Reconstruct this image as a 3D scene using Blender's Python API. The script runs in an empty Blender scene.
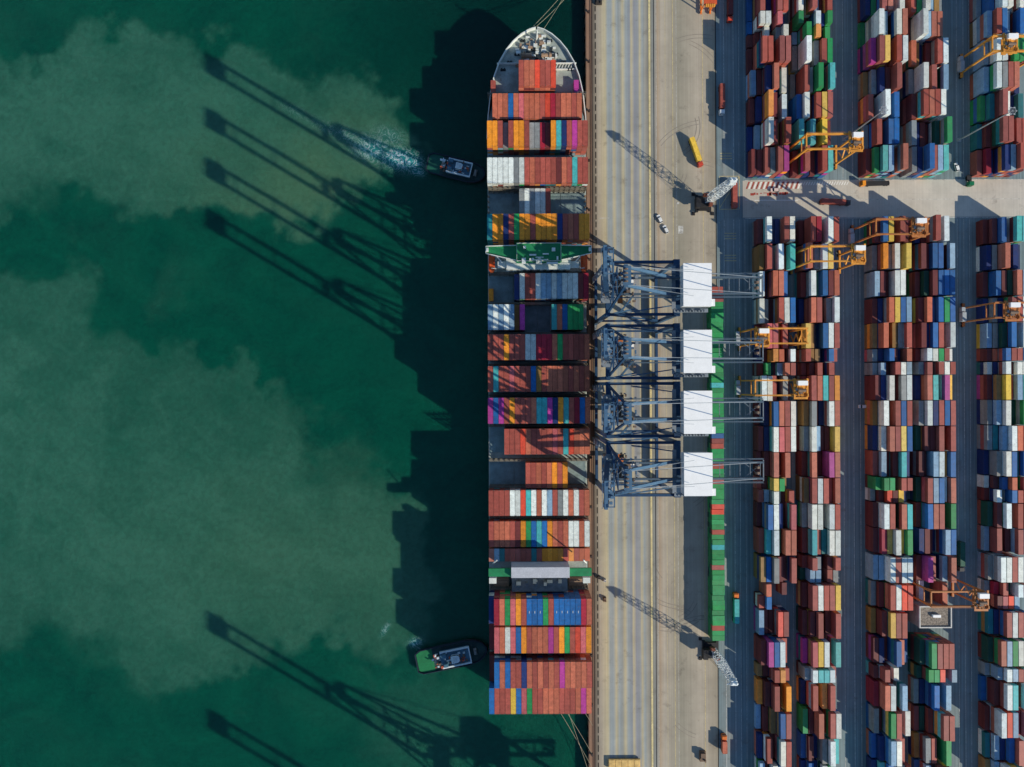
import bpy, bmesh, math, random, re
import numpy as np
from mathutils import Vector, Matrix
random.seed(7)
R = math.radians
SC = bpy.context.scene
COL = SC.collection

# ------------------------------------------------------------------ camera, sky, sun, exposure
CAMH = 352.0
FPX = 683.0
cd = bpy.data.cameras.new('camera'); cam = bpy.data.objects.new('camera', cd); COL.objects.link(cam)
cam.location = (0, 0, CAMH); cam.rotation_euler = (0, 0, R(-0.25))
cd.sensor_width = 36.0; cd.lens = FPX * 36.0 / 1024.0
cd.clip_start = 1.0; cd.clip_end = 20000
SC.camera = cam
SUN_DIR = Vector((0.835, -0.550, 0)).normalized()      # horizontal direction towards the sun
SUN_EL = R(27.9)
w = bpy.data.worlds.new('World'); SC.world = w; w.use_nodes = True
nt = w.node_tree; bg = nt.nodes['Background']
sky = nt.nodes.new('ShaderNodeTexSky'); sky.sky_type = 'NISHITA'; sky.sun_disc = False
sky.sun_elevation = SUN_EL; sky.sun_rotation = math.atan2(SUN_DIR.x, SUN_DIR.y)
sky.air_density = 1.2; sky.dust_density = 0.0; sky.ozone_density = 5.0
nt.links.new(sky.outputs[0], bg.inputs[0]); bg.inputs[1].default_value = 0.12
sl = bpy.data.lights.new('sun', 'SUN'); sl.energy = 4.6; sl.angle = R(0.5); sl.color = (1.0, 0.91, 0.76)
so = bpy.data.objects.new('sun', sl); COL.objects.link(so)
d = Vector((SUN_DIR.x * math.cos(SUN_EL), SUN_DIR.y * math.cos(SUN_EL), math.sin(SUN_EL)))
so.rotation_euler = d.to_track_quat('Z', 'Y').to_euler(); so.location = (200, -150, 200)
SC.view_settings.view_transform = 'Standard'; SC.view_settings.look = 'None'
SC.view_settings.exposure = 0.22; SC.view_settings.gamma = 1; SC.view_settings.use_curve_mapping = False
SC.render.engine = 'CYCLES'

def P(px, py, h):
    """photo pixel at height h -> world metres (used only to read positions off the photo)"""
    k = (CAMH - h) / FPX
    return (px - 512) * k, (383.5 - py) * k

def lin(r, g, b):
    f = lambda c: (c / 255 / 12.92) if c <= 10 else ((c / 255 + .055) / 1.055) ** 2.4
    return (f(r), f(g), f(b), 1)

# ------------------------------------------------------------------ materials
MATS = {}
def mat(name, rgb, rough=0.7, metal=0.0, var=0.18, scale=0.35, dirt=None, spec=0.35, rnd=0.0, fine=0.12):
    """painted / weathered surface: base colour broken up by two sizes of world-space noise"""
    if name in MATS: return MATS[name]
    m = bpy.data.materials.new(name); m.use_nodes = True; MATS[name] = m
    n = m.node_tree.nodes; l = m.node_tree.links; b = n['Principled BSDF']
    col = lin(*rgb) if max(rgb) > 1 else (*rgb, 1)
    geo = n.new('ShaderNodeNewGeometry')
    n1 = n.new('ShaderNodeTexNoise'); n1.inputs['Scale'].default_value = scale; n1.inputs['Detail'].default_value = 6
    n2 = n.new('ShaderNodeTexNoise'); n2.inputs['Scale'].default_value = 2.3; n2.inputs['Detail'].default_value = 3
    l.new(geo.outputs['Position'], n1.inputs['Vector']); l.new(geo.outputs['Position'], n2.inputs['Vector'])
    mr = n.new('ShaderNodeMapRange'); mr.inputs[1].default_value = .3; mr.inputs[2].default_value = .7
    mr.inputs[3].default_value = 1 - var; mr.inputs[4].default_value = 1 + var * .6
    l.new(n1.outputs[0], mr.inputs[0])
    mr2 = n.new('ShaderNodeMapRange'); mr2.inputs[1].default_value = .3; mr2.inputs[2].default_value = .7
    mr2.inputs[3].default_value = 1 - fine; mr2.inputs[4].default_value = 1 + fine
    l.new(n2.outputs[0], mr2.inputs[0])
    mu = n.new('ShaderNodeMath'); mu.operation = 'MULTIPLY'; l.new(mr.outputs[0], mu.inputs[0]); l.new(mr2.outputs[0], mu.inputs[1])
    last = mu.outputs[0]
    if rnd:
        oi = n.new('ShaderNodeObjectInfo'); m3 = n.new('ShaderNodeMapRange')
        m3.inputs[3].default_value = 1 - rnd; m3.inputs[4].default_value = 1 + rnd * .6
        l.new(oi.outputs['Random'], m3.inputs[0])
        mm = n.new('ShaderNodeMath'); mm.operation = 'MULTIPLY'; l.new(last, mm.inputs[0]); l.new(m3.outputs[0], mm.inputs[1]); last = mm.outputs[0]
    vm = n.new('ShaderNodeVectorMath'); vm.operation = 'SCALE'; vm.inputs[0].default_value = col[:3]
    l.new(last, vm.inputs['Scale'])
    out = vm.outputs[0]
    if dirt:
        n3 = n.new('ShaderNodeTexNoise'); n3.inputs['Scale'].default_value = dirt[1]; n3.inputs['Detail'].default_value = 8
        n3.inputs['Roughness'].default_value = .7
        l.new(geo.outputs['Position'], n3.inputs['Vector'])
        cr = n.new('ShaderNodeMapRange'); cr.inputs[1].default_value = dirt[2]; cr.inputs[2].default_value = dirt[2] + .12
        cr.inputs[4].default_value = dirt[3]
        l.new(n3.outputs[0], cr.inputs[0])
        mx = n.new('ShaderNodeMix'); mx.data_type = 'RGBA'; l.new(cr.outputs[0], mx.inputs[0])
        l.new(out, mx.inputs[6]); mx.inputs[7].default_value = lin(*dirt[0]); out = mx.outputs[2]
    l.new(out, b.inputs['Base Color'])
    b.inputs['Roughness'].default_value = rough; b.inputs['Metallic'].default_value = metal
    b.inputs['Specular IOR Level'].default_value = spec
    return m

# container paint: letter -> (name, sRGB albedo)
PAL = {'R': ('brick red', (165, 80, 66)), 'M': ('dark maroon', (112, 48, 46)), 'S': ('salmon orange', (190, 104, 76)),
       'E': ('bright vermilion', (222, 78, 52)), 'P': ('dusty pink', (196, 98, 100)), 'X': ('crimson', (160, 30, 52)),
       'O': ('amber orange', (238, 148, 38)), 'Y': ('yellow', (226, 186, 66)), 'K': ('ochre brown', (150, 112, 56)),
       'W': ('white', (218, 224, 214)), 'A': ('grey', (136, 142, 140)), 'L': ('light steel blue', (134, 166, 186)),
       'B': ('blue', (24, 98, 160)), 'N': ('navy blue', (22, 48, 104)), 'T': ('teal', (26, 118, 122)),
       'C': ('turquoise', (72, 176, 172)), 'G': ('green', (36, 148, 80)), 'D': ('dark green', (18, 78, 62)),
       'V': ('magenta', (176, 58, 138))}
RUST = ((98, 66, 50), 1.1, .56, .5)
def cmat(c):
    return mat('container_paint_' + PAL[c][0].replace(' ', '_'), PAL[c][1], .62, var=.2, scale=.5, dirt=RUST, rnd=.26, fine=.16)

# ------------------------------------------------------------------ mesh builder
class MB:
    def __init__(s): s.v = []; s.f = []; s.m = []
    def _add(s, vs, fs, m):
        o = len(s.v); s.v += [tuple(p) for p in vs]; s.f += [tuple(o + i for i in f) for f in fs]; s.m += [m] * len(fs)
    def box(s, x0, y0, z0, x1, y1, z1, m=0):
        vs = [(x0, y0, z0), (x1, y0, z0), (x1, y1, z0), (x0, y1, z0), (x0, y0, z1), (x1, y0, z1), (x1, y1, z1), (x0, y1, z1)]
        s._add(vs, [(0, 3, 2, 1), (4, 5, 6, 7), (0, 1, 5, 4), (1, 2, 6, 5), (2, 3, 7, 6), (3, 0, 4, 7)], m); return s
    def cbox(s, cx, cy, z0, lx, ly, lz, m=0):
        return s.box(cx - lx / 2, cy - ly / 2, z0, cx + lx / 2, cy + ly / 2, z0 + lz, m)
    def beam(s, p, q, w, h=None, m=0):
        p = Vector(p); q = Vector(q); h = h or w; d = (q - p)
        if d.length < 1e-6: return s
        d.normalize(); up = Vector((0, 0, 1)) if abs(d.z) < .95 else Vector((1, 0, 0))
        a = d.cross(up).normalized(); b = a.cross(d).normalized()
        vs = []
        for e in (p, q):
            for sa, sb in ((-1, -1), (1, -1), (1, 1), (-1, 1)): vs.append(e + a * sa * w / 2 + b * sb * h / 2)
        s._add(vs, [(3, 2, 1, 0), (4, 5, 6, 7), (0, 1, 5, 4), (1, 2, 6, 5), (2, 3, 7, 6), (3, 0, 4, 7)], m); return s
    def cyl(s, p, q, r, n=10, m=0, r2=None):
        p = Vector(p); q = Vector(q); d = (q - p).normalized(); r2 = r if r2 is None else r2
        up = Vector((0, 0, 1)) if abs(d.z) < .95 else Vector((1, 0, 0))
        a = d.cross(up).normalized(); b = a.cross(d).normalized(); vs = []
        for e, rr in ((p, r), (q, r2)):
            for k in range(n):
                t = 2 * math.pi * k / n; vs.append(e + a * math.cos(t) * rr + b * math.sin(t) * rr)
        fs = [(k, (k + 1) % n, n + (k + 1) % n, n + k) for k in range(n)] + [tuple(range(n))[::-1], tuple(range(n, 2 * n))]
        s._add(vs, fs, m); return s
    def prism(s, pts, z0, z1, m=0):
        n = len(pts); vs = [(x, y, z0) for x, y in pts] + [(x, y, z1) for x, y in pts]
        fs = [(k, (k + 1) % n, n + (k + 1) % n, n + k) for k in range(n)] + [tuple(range(n))[::-1], tuple(range(n, 2 * n))]
        s._add(vs, fs, m); return s
    def sheet(s, x0, y0, x1, y1, z, m=0):
        s._add([(x0, y0, z), (x1, y0, z), (x1, y1, z), (x0, y1, z)], [(0, 1, 2, 3)], m); return s
    def lattice(s, p, q, wp, wq, n, t, m=0):
        """square lattice mast between p and q, widths wp, wq"""
        p = Vector(p); q = Vector(q); d = (q - p).normalized()
        up = Vector((0, 0, 1)) if abs(d.z) < .95 else Vector((1, 0, 0))
        a = d.cross(up).normalized(); b = a.cross(d).normalized()
        C = lambda k, i: (p.lerp(q, k / n) + (a * (1, 1, -1, -1)[i] + b * (1, -1, -1, 1)[i]) * (wp + (wq - wp) * k / n) / 2)
        for i in range(4):
            s.beam(C(0, i), C(n, i), t * 1.5, None, m)
            for k in range(n + 1): s.beam(C(k, i), C(k, (i + 1) % 4), t, None, m)
            for k in range(n):
                j = (i + 1) % 4
                s.beam(C(k, i if k % 2 else j), C(k + 1, j if k % 2 else i), t, None, m)
        return s
    def build_each(s, name, mats, parent):
        """one object per separate piece"""
        mats = mats if isinstance(mats, (list, tuple)) else [mats]; par = list(range(len(s.v)))
        def find(i):
            while par[i] != i: par[i] = par[par[i]]; i = par[i]
            return i
        for f in s.f:
            for i in f[1:]: par[find(i)] = find(f[0])
        grp = {}
        for f, m in zip(s.f, s.m): grp.setdefault(find(f[0]), []).append((f, m))
        for g in grp.values():
            b = MB(); ix = {}
            for f, m in g:
                for i in f:
                    if i not in ix: ix[i] = len(b.v); b.v.append(s.v[i])
                b.f.append(tuple(ix[i] for i in f)); b.m.append(0)
            b.build(name, mats[g[0][1]], parent)
    def mesh(s, name, mats):
        me = bpy.data.meshes.new(name); me.from_pydata(s.v, [], s.f); 
        for mm in (mats if isinstance(mats, (list, tuple)) else [mats]): me.materials.append(mm)
        me.polygons.foreach_set('material_index', s.m); me.update(); return me
    def build(s, name, mats, parent=None, loc=(0, 0, 0), rz=0):
        o = bpy.data.objects.new(name, s.mesh(name, mats)); COL.objects.link(o)
        o.location = loc; o.rotation_euler = (0, 0, rz)
        if parent: o.parent = parent
        return o

def tag(o, label=None, cat=None, group=None, kind=None):
    if label: o['label'] = label
    if cat: o['category'] = cat
    if group: o['group'] = group
    if kind: o['kind'] = kind
    return o
def empty(name, loc, rz=0):
    o = bpy.data.objects.new(name, None); COL.objects.link(o); o.location = loc; o.rotation_euler = (0, 0, rz)
    o.empty_display_size = 1; return o
def copy_tree(o, parent=None):
    c = o.copy(); COL.objects.link(c); c.parent = parent
    for ch in o.children: copy_tree(ch, c)
    return c

# ------------------------------------------------------------------ WATER (one sheet; silt plumes and wakes are in the water itself)
QX = 38.3          # quay edge
QZ = 4.0           # quay level above the water
def vnoise(x, y, seed):
    xi = np.floor(x).astype(np.int64); yi = np.floor(y).astype(np.int64); xf = x - xi; yf = y - yi
    xf = xf * xf * (3 - 2 * xf); yf = yf * yf * (3 - 2 * yf)
    def h(a, b):
        n = (a * 374761393 + b * 668265263 + seed * 1442695041) & 0x7fffffff
        n = ((n ^ (n >> 13)) * 1274126177) & 0x7fffffff
        return ((n ^ (n >> 16)) & 0xffff) / 65535.0
    return (h(xi, yi) * (1 - xf) + h(xi + 1, yi) * xf) * (1 - yf) + (h(xi, yi + 1) * (1 - xf) + h(xi + 1, yi + 1) * xf) * yf
def fbm(x, y, sc, seed, oc=5):
    t = 0; a = .5; f = 1 / sc
    for k in range(oc): t = t + a * (vnoise(x * f + 17.3 * k, y * f - 9.1 * k, seed + k) - .5); a *= .55; f *= 2.03
    return t * 2
def sdpoly(X, Y, pts):
    pts = [P(px, py, 0) for px, py in pts]; d = np.full(X.shape, 1e9); ins = np.zeros(X.shape, bool); n = len(pts)
    for i in range(n):
        ax, ay = pts[i]; bx, by = pts[(i + 1) % n]; ex, ey = bx - ax, by - ay
        t = np.clip(((X - ax) * ex + (Y - ay) * ey) / (ex * ex + ey * ey + 1e-9), 0, 1)
        d = np.minimum(d, np.hypot(X - ax - t * ex, Y - ay - t * ey))
        c = ((ay > Y) != (by > Y)) & (X < (bx - ax) * (Y - ay) / (by - ay + 1e-12) + ax); ins ^= c
    return np.where(ins, d, -d)
def water():
    gx = np.concatenate([[-6000, -2000, -800, -420], np.arange(-300, 42, 1.1), [44.0]])
    gy = np.concatenate([[-6000, -2000, -800, -400], np.arange(-232, 232, 1.1), [400, 800, 2000, 6000]])
    X, Y = np.meshgrid(gx, gy); nx, ny = len(gx), len(gy)
    co = np.stack([X, Y, np.zeros_like(X)], -1).reshape(-1, 3)
    i = np.arange(nx * ny).reshape(ny, nx)
    F = np.stack([i[:-1, :-1], i[:-1, 1:], i[1:, 1:], i[1:, :-1]], -1).reshape(-1, 4)
    me = bpy.data.meshes.new('water'); me.vertices.add(len(co)); me.vertices.foreach_set('co', co.ravel())
    me.loops.add(F.size); me.polygons.add(len(F)); me.loops.foreach_set('vertex_index', F.ravel())
    me.polygons.foreach_set('loop_start', np.arange(0, F.size, 4)); me.update(calc_edges=True)
    xs, ys = X.ravel(), Y.ravel()
    wx = xs + 22 * fbm(xs, ys, 55, 3) + 15 * fbm(xs, ys, 17, 8) + 4 * fbm(xs, ys, 5, 13); wy = ys + 22 * fbm(xs, ys, 55, 5) + 15 * fbm(xs, ys, 17, 11) + 4 * fbm(xs, ys, 5, 15)
    sm = lambda v, a, b: (lambda t: t * t * (3 - 2 * t))(np.clip((v - a) / (b - a), 0, 1))
    p1 = [(-80, 30), (50, 35), (120, 25), (190, 45), (240, 40), (300, 55), (365, 62), (400, 100), (415, 160), (375, 180), (352, 205), (290, 228), (250, 222), (210, 235), (165, 232), (120, 222), (60, 214), (-80, 220)]
    p2 = [(-80, 262), (30, 285), (60, 250), (95, 275), (85, 330), (150, 350), (235, 372), (262, 420), (300, 440), (360, 470), (408, 500), (430, 560), (415, 660), (340, 645), (275, 655), (245, 690), (160, 705), (110, 672), (60, 650), (-80, 650)]
    p3 = [(345, 655), (430, 660), (500, 690), (480, 800), (375, 800), (352, 720)]
    p4 = [(140, 300), (180, 280), (205, 300), (190, 330), (150, 330)]
    silt = np.zeros_like(xs)
    for pl, a, b, g in ((p1, -2, 7, 1.0), (p2, -2, 7, .85), (p3, -6, 22, .42), (p4, -6, 10, .3)):
        sd = sdpoly(wx, wy, pl)
        soft = 15 * np.clip(fbm(xs, ys, 48, 41 + int(g * 10), 2) + .15, 0, 1)
        silt = np.maximum(silt, g * sm(sd, a - soft * .5, b + soft * 1.6) * (.62 + .38 * sm(sd, 3, 60)))
    # warmer core of the upper plume
    cx, cy = P(330, 190, 0); core = np.exp(-(((wx - cx) / 62) ** 2 + ((wy - cy) / 36) ** 2))
    warm = core * sm(sdpoly(wx, wy, p1), 0, 10)
    cx, cy = P(300, 560, 0); warm += .35 * np.exp(-(((wx - cx) / 80) ** 2 + ((wy - cy) / 45) ** 2)) * sm(sdpoly(wx, wy, p2), 0, 10)
    silt = np.clip(silt * (1 + .34 * fbm(wx, wy, 40, 21) + .26 * fbm(wx, wy, 11, 31)), 0, 1.1)
    rx_ = xs * .86 - ys * .5 + 10 * fbm(xs, ys, 40, 61); ry_ = xs * .5 + ys * .86 + 10 * fbm(xs, ys, 40, 67)
    silt = np.clip(silt * (1 + .30 * fbm(rx_ * .25, ry_, 6, 71)) + .10 * np.clip(fbm(rx_ * .3, ry_, 16, 77), 0, 1), 0, 1.1)
    rg = 1 - np.clip(np.abs(fbm(wx, wy, 34, 91, 4)) * 5, 0, 1); rg2 = 1 - np.clip(np.abs(fbm(wx + 9 * fbm(xs, ys, 12, 93), wy, 15, 95, 4)) * 5, 0, 1)
    silt = np.clip(silt * (.90 + .22 * rg + .14 * rg2) + .07 * rg * np.clip(fbm(xs, ys, 90, 97, 2) + .3, 0, 1), 0, 1.1)
    # foam: tug wake and small wash
    foam = np.zeros_like(xs)
    for (px, py, rx, ry, ang, g) in ((400, 158, 16, 7.5, -14, 1.25), (375, 149, 16, 9, -18, .8), (413, 162, 7, 5.0, -14, 1.2), (390, 136, 13, 7, -20, .30), (350, 136, 16, 6, -24, .26), (296, 110, 14, 4, -26, .12), (330, 128, 20, 5, -26, .16),
                                     (414, 642, 5, 3, 10, .8), (418, 652, 2, 7, 0, .35), (418, 171, 7, 3, -14, .6), (384, 629, 2, 6, -30, .42)):
        cx, cy = P(px, py, 0); t = R(ang); dx = xs - cx; dy = ys - cy; k = .515
        u = (dx * math.cos(t) + dy * math.sin(t)) / (rx * k); v = (-dx * math.sin(t) + dy * math.cos(t)) / (ry * k)
        foam = np.maximum(foam, g * np.exp(-(u * u + v * v) * .8))
    deep = sm(xs, P(230, 0, 0)[0], P(520, 0, 0)[0]) * sm(ys, 40, 190)         # clearer, darker water off the bow
    ca = me.color_attributes.new('mix', 'FLOAT_COLOR', 'POINT')
    arr = np.stack([np.clip(silt, 0, 1), np.clip(warm, 0, 1), np.clip(foam, 0, 1), deep], -1).astype(np.float32)
    ca.data.foreach_set('color', arr.ravel())
    m = bpy.data.materials.new('harbour_water'); m.use_nodes = True; n = m.node_tree.nodes; l = m.node_tree.links; b = n['Principled BSDF']
    at = n.new('ShaderNodeAttribute'); at.attribute_name = 'mix'; sp = n.new('ShaderNodeSeparateColor'); l.new(at.outputs['Color'], sp.inputs[0])
    geo = n.new('ShaderNodeNewGeometry')
    def mix(f, a, bb):
        x = n.new('ShaderNodeMix'); x.data_type = 'RGBA'
        if hasattr(f, 'links') or hasattr(f, 'is_output'): l.new(f, x.inputs[0])
        else: x.inputs[0].default_value = f
        for s_, v in ((6, a), (7, bb)):
            if isinstance(v, tuple): x.inputs[s_].default_value = v
            else: l.new(v, x.inputs[s_])
        return x.outputs[2]
    nz = n.new('ShaderNodeTexNoise'); nz.inputs['Scale'].default_value = .02; nz.inputs['Detail'].default_value = 8; nz.inputs['Distortion'].default_value = 2.4; nz.inputs['Roughness'].default_value = .6
    l.new(geo.outputs['Position'], nz.inputs['Vector'])
    cl = mix(nz.outputs[0], lin(0, 52, 42), lin(4, 86, 64))
    cl = mix(at.outputs['Alpha'], cl, lin(0, 40, 34))
    c2 = mix(sp.outputs[0], cl, lin(50, 101, 82))
    c3 = mix(sp.outputs[1], c2, lin(66, 104, 78))
    # foam threads
    nf = n.new('ShaderNodeTexNoise'); nf.inputs['Scale'].default_value = .17; nf.inputs['Detail'].default_value = 3.5; nf.inputs['Distortion'].default_value = 3.0; nf.inputs['Roughness'].default_value = .6
    l.new(geo.outputs['Position'], nf.inputs['Vector'])
    ab = n.new('ShaderNodeMath'); ab.operation = 'SUBTRACT'; l.new(nf.outputs[0], ab.inputs[0]); ab.inputs[1].default_value = .5
    ab2 = n.new('ShaderNodeMath'); ab2.operation = 'ABSOLUTE'; l.new(ab.outputs[0], ab2.inputs[0])
    rd = n.new('ShaderNodeMapRange'); rd.inputs[1].default_value = .0; rd.inputs[2].default_value = .055; rd.inputs[3].default_value = 1; rd.inputs[4].default_value = 0
    l.new(ab2.outputs[0], rd.inputs[0])
    fm = n.new('ShaderNodeMath'); fm.operation = 'MULTIPLY'; fm.use_clamp = True; l.new(rd.outputs[0], fm.inputs[0]); l.new(sp.outputs[2], fm.inputs[1])
    c4 = mix(sp.outputs[2], c3, mix(.5, lin(20, 118, 118), lin(50, 146, 142)))
    c5 = mix(fm.outputs[0], c4, lin(214, 228, 222))
    rp = n.new('ShaderNodeTexNoise'); rp.inputs['Scale'].default_value = .38; rp.inputs['Detail'].default_value = 6; rp.inputs['Distortion'].default_value = .6; l.new(geo.outputs['Position'], rp.inputs['Vector'])
    rq = n.new('ShaderNodeMapRange'); rq.inputs[1].default_value = .3; rq.inputs[2].default_value = .7; rq.inputs[3].default_value = .88; rq.inputs[4].default_value = 1.12; l.new(rp.outputs[0], rq.inputs[0])
    rv = n.new('ShaderNodeVectorMath'); rv.operation = 'SCALE'; l.new(c5, rv.inputs[0]); l.new(rq.outputs[0], rv.inputs['Scale'])
    l.new(rv.outputs[0], b.inputs['Base Color'])
    b.inputs['Roughness'].default_value = .28; b.inputs['IOR'].default_value = 1.33; b.inputs['Specular IOR Level'].default_value = .35
    bn = n.new('ShaderNodeTexNoise'); bn.inputs['Scale'].default_value = .55; bn.inputs['Detail'].default_value = 9; bn.inputs['Roughness'].default_value = .62
    l.new(geo.outputs['Position'], bn.inputs['Vector'])
    bp = n.new('ShaderNodeBump'); bp.inputs['Strength'].default_value = .34; bp.inputs['Distance'].default_value = .8
    l.new(bn.outputs[0], bp.inputs['Height']); l.new(bp.outputs[0], b.inputs['Normal'])
    b.inputs['Subsurface Weight'].default_value = .75; b.inputs['Subsurface Radius'].default_value = (2.0, 6.5, 5.5); b.inputs['Subsurface Scale'].default_value = 1.8
    me.materials.append(m)
    o = bpy.data.objects.new('water', me); COL.objects.link(o); tag(o, kind='structure')
water()

# ------------------------------------------------------------------ QUAY AND YARD GROUND
def ground_mat(name, stops, x0, x1, streak=.16, rough=.85, patch=None):
    """concrete whose bands run along the quay; stops = [(x, rgb)]"""
    m = bpy.data.materials.new(name); m.use_nodes = True; n = m.node_tree.nodes; l = m.node_tree.links; b = n['Principled BSDF']
    geo = n.new('ShaderNodeNewGeometry'); sx = n.new('ShaderNodeSeparateXYZ'); l.new(geo.outputs['Position'], sx.inputs[0])
    wob = n.new('ShaderNodeTexNoise'); wob.inputs['Scale'].default_value = .05; wob.inputs['Detail'].default_value = 4; l.new(geo.outputs['Position'], wob.inputs['Vector'])
    ad = n.new('ShaderNodeMath'); ad.operation = 'MULTIPLY_ADD'; l.new(wob.outputs[0], ad.inputs[0]); ad.inputs[1].default_value = .5; l.new(sx.outputs[0], ad.inputs[2])
    mr = n.new('ShaderNodeMapRange'); mr.inputs[1].default_value = x0; mr.inputs[2].default_value = x1; l.new(ad.outputs[0], mr.inputs[0])
    cr = n.new('ShaderNodeValToRGB'); l.new(mr.outputs[0], cr.inputs[0]); e = cr.color_ramp.elements
    st = [((x - x0) / (x1 - x0), c) for x, c in stops]
    e[0].position = st[0][0]; e[0].color = lin(*st[0][1]); e[1].position = st[-1][0]; e[1].color = lin(*st[-1][1])
    for p_, c in st[1:-1]:
        k = e.new(p_); k.color = lin(*c)
    # long streaks of tyre wear
    mp = n.new('ShaderNodeVectorMath'); mp.operation = 'MULTIPLY'; mp.inputs[1].default_value = (1.1, .012, 1); l.new(geo.outputs['Position'], mp.inputs[0])
    s1 = n.new('ShaderNodeTexNoise'); s1.inputs['Scale'].default_value = 1; s1.inputs['Detail'].default_value = 5; l.new(mp.outputs[0], s1.inputs['Vector'])
    s2 = n.new('ShaderNodeTexNoise'); s2.inputs['Scale'].default_value = .09; s2.inputs['Detail'].default_value = 9; s2.inputs['Roughness'].default_value = .65; l.new(geo.outputs['Position'], s2.inputs['Vector'])
    def rng(s_, a):
        q = n.new('ShaderNodeMapRange'); q.inputs[1].default_value = .3; q.inputs[2].default_value = .7; q.inputs[3].default_value = 1 - a; q.inputs[4].default_value = 1 + a * .5
        l.new(s_, q.inputs[0]); return q.outputs[0]
    mu = n.new('ShaderNodeMath'); mu.operation = 'MULTIPLY'; l.new(rng(s1.outputs[0], streak), mu.inputs[0]); l.new(rng(s2.outputs[0], .16), mu.inputs[1])
    # slab joints
    br = n.new('ShaderNodeTexBrick'); br.offset = 0; br.inputs['Scale'].default_value = 1; br.inputs['Brick Width'].default_value = 7.5; br.inputs['Row Height'].default_value = 12
    br.inputs['Mortar Size'].default_value = .05; br.inputs['Mortar Smooth'].default_value = .3
    br.inputs['Color1'].default_value = (1, 1, 1, 1); br.inputs['Color2'].default_value = (.975, .975, .97, 1); br.inputs['Mortar'].default_value = (.86, .86, .86, 1)
    l.new(geo.outputs['Position'], br.inputs['Vector'])
    vs = n.new('ShaderNodeVectorMath'); vs.operation = 'SCALE'; l.new(cr.outputs[0], vs.inputs[0]); l.new(mu.outputs[0], vs.inputs['Scale'])
    v2 = n.new('ShaderNodeVectorMath'); v2.operation = 'MULTIPLY'; l.new(vs.outputs[0], v2.inputs[0]); l.new(br.outputs[0], v2.inputs[1])
    # oil stains
    s3 = n.new('ShaderNodeTexNoise'); s3.inputs['Scale'].default_value = .16; s3.inputs['Detail'].default_value = 8; s3.inputs['Roughness'].default_value = .7; l.new(geo.outputs['Position'], s3.inputs['Vector'])
    q3 = n.new('ShaderNodeMapRange'); q3.inputs[1].default_value = .58; q3.inputs[2].default_value = .74; q3.inputs[4].default_value = .55; l.new(s3.outputs[0], q3.inputs[0])
    mx = n.new('ShaderNodeMix'); mx.data_type = 'RGBA'; l.new(q3.outputs[0], mx.inputs[0]); l.new(v2.outputs[0], mx.inputs[6]); mx.inputs[7].default_value = lin(92, 84, 74)
    l.new(mx.outputs[2], b.inputs['Base Color']); b.inputs['Roughness'].default_value = rough; b.inputs['Specular IOR Level'].default_value = .2
    return m
gx = lambda px: (px - 512) / 1.963
tan = (178, 167, 148); tn2 = (170, 159, 141); blu = (152, 159, 157); yel = (188, 176, 142)
stops = [(38.3, (104, 84, 70)), (gx(588.5), (150, 120, 98)), (gx(592), (140, 108, 88)), (gx(594), (96, 84, 74)), (gx(596.5), (132, 122, 106)), (gx(600), tn2), (gx(607), yel), (gx(609.5), blu),
         (gx(613), blu), (gx(615.5), yel), (gx(618.5), blu), (gx(622), (148, 150, 142)), (gx(624.5), yel), (gx(627.5), blu), (gx(631.5), (140, 144, 146)), (gx(633), yel),
         (gx(636), (142, 144, 148)), (gx(640), (150, 152, 148)), (gx(641.5), yel), (gx(644), blu), (gx(647), (158, 154, 140)), (gx(650.5), (128, 124, 112)), (gx(656), (146, 148, 140)), (gx(659), (170, 150, 124)),
         (gx(663), tan), (gx(680), (150, 144, 126)), (gx(700), tan), (gx(716), (158, 148, 128))]
apr = ground_mat('apron_concrete', stops, 38.3, gx(716), .13)
YX = gx(717.2)
b_ = MB(); b_.box(QX, -6000, -6, YX, 6000, QZ); tag(b_.build('quay_apron', apr), kind='structure')
ym = ground_mat('yard_concrete', [(YX, (118, 136, 138)), (gx(728), (136, 144, 142)), (gx(742), (112, 130, 134)), (gx(800), (118, 136, 138)), (gx(850), (124, 138, 140)), (gx(862), (108, 128, 132)), (gx(965), (124, 138, 138)), (260, (118, 136, 138))], YX, 270, .3)
b_ = MB(); b_.box(YX + .002, -6000, -6, 6000, 6000, QZ - .004); tag(b_.build('yard_ground', ym), kind='structure')
rm = ground_mat('cross_road_concrete', [(117, (180, 173, 158)), (150, (188, 181, 166)), (200, (196, 189, 174)), (270, (192, 184, 170))], 117, 270, .08)
b_ = MB(); b_.sheet(118, 84, 3000, 102.8, QZ + .004); tag(b_.build('cross_road', rm), kind='structure')

# painted lines, rails, slots
wl = mat('line_paint_white', (196, 194, 184), .8, var=.35, scale=.6, dirt=((120, 112, 100), .9, .5, .7))
yl = mat('line_paint_yellow', (204, 184, 126), .8, var=.3, scale=.6, dirt=((130, 118, 96), .9, .52, .6))
rl = mat('line_paint_red', (158, 58, 46), .8, var=.3, scale=.6, dirt=((140, 120, 104), .9, .5, .6))
rail = mat('rail_steel', (74, 62, 54), .5, .6)
slot = mat('slot_dark', (40, 36, 32), .8)
b_ = MB()
for px, wd in ((725, .18), (734.5, .2), (740, .15), (745.5, .15), (844, .16), (853.6, .25), (860.4, .22), (958, .16), (964.5, .2), (970.3, .16), (792.5, .14)):
    x = gx(px)
    for (y0, y1) in ((104, 400), (-400, 83)): b_.sheet(x - wd / 2, y0, x + wd / 2, y1, QZ + .008)
for y in (102.9, 83.6, 93): b_.sheet(119, y - .12, 270, y + .12, QZ + .010)
for px in (653.5, 673.5): b_.sheet(gx(px) + 2, -400, gx(px) + 2.15, 400, QZ + .008)
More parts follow.
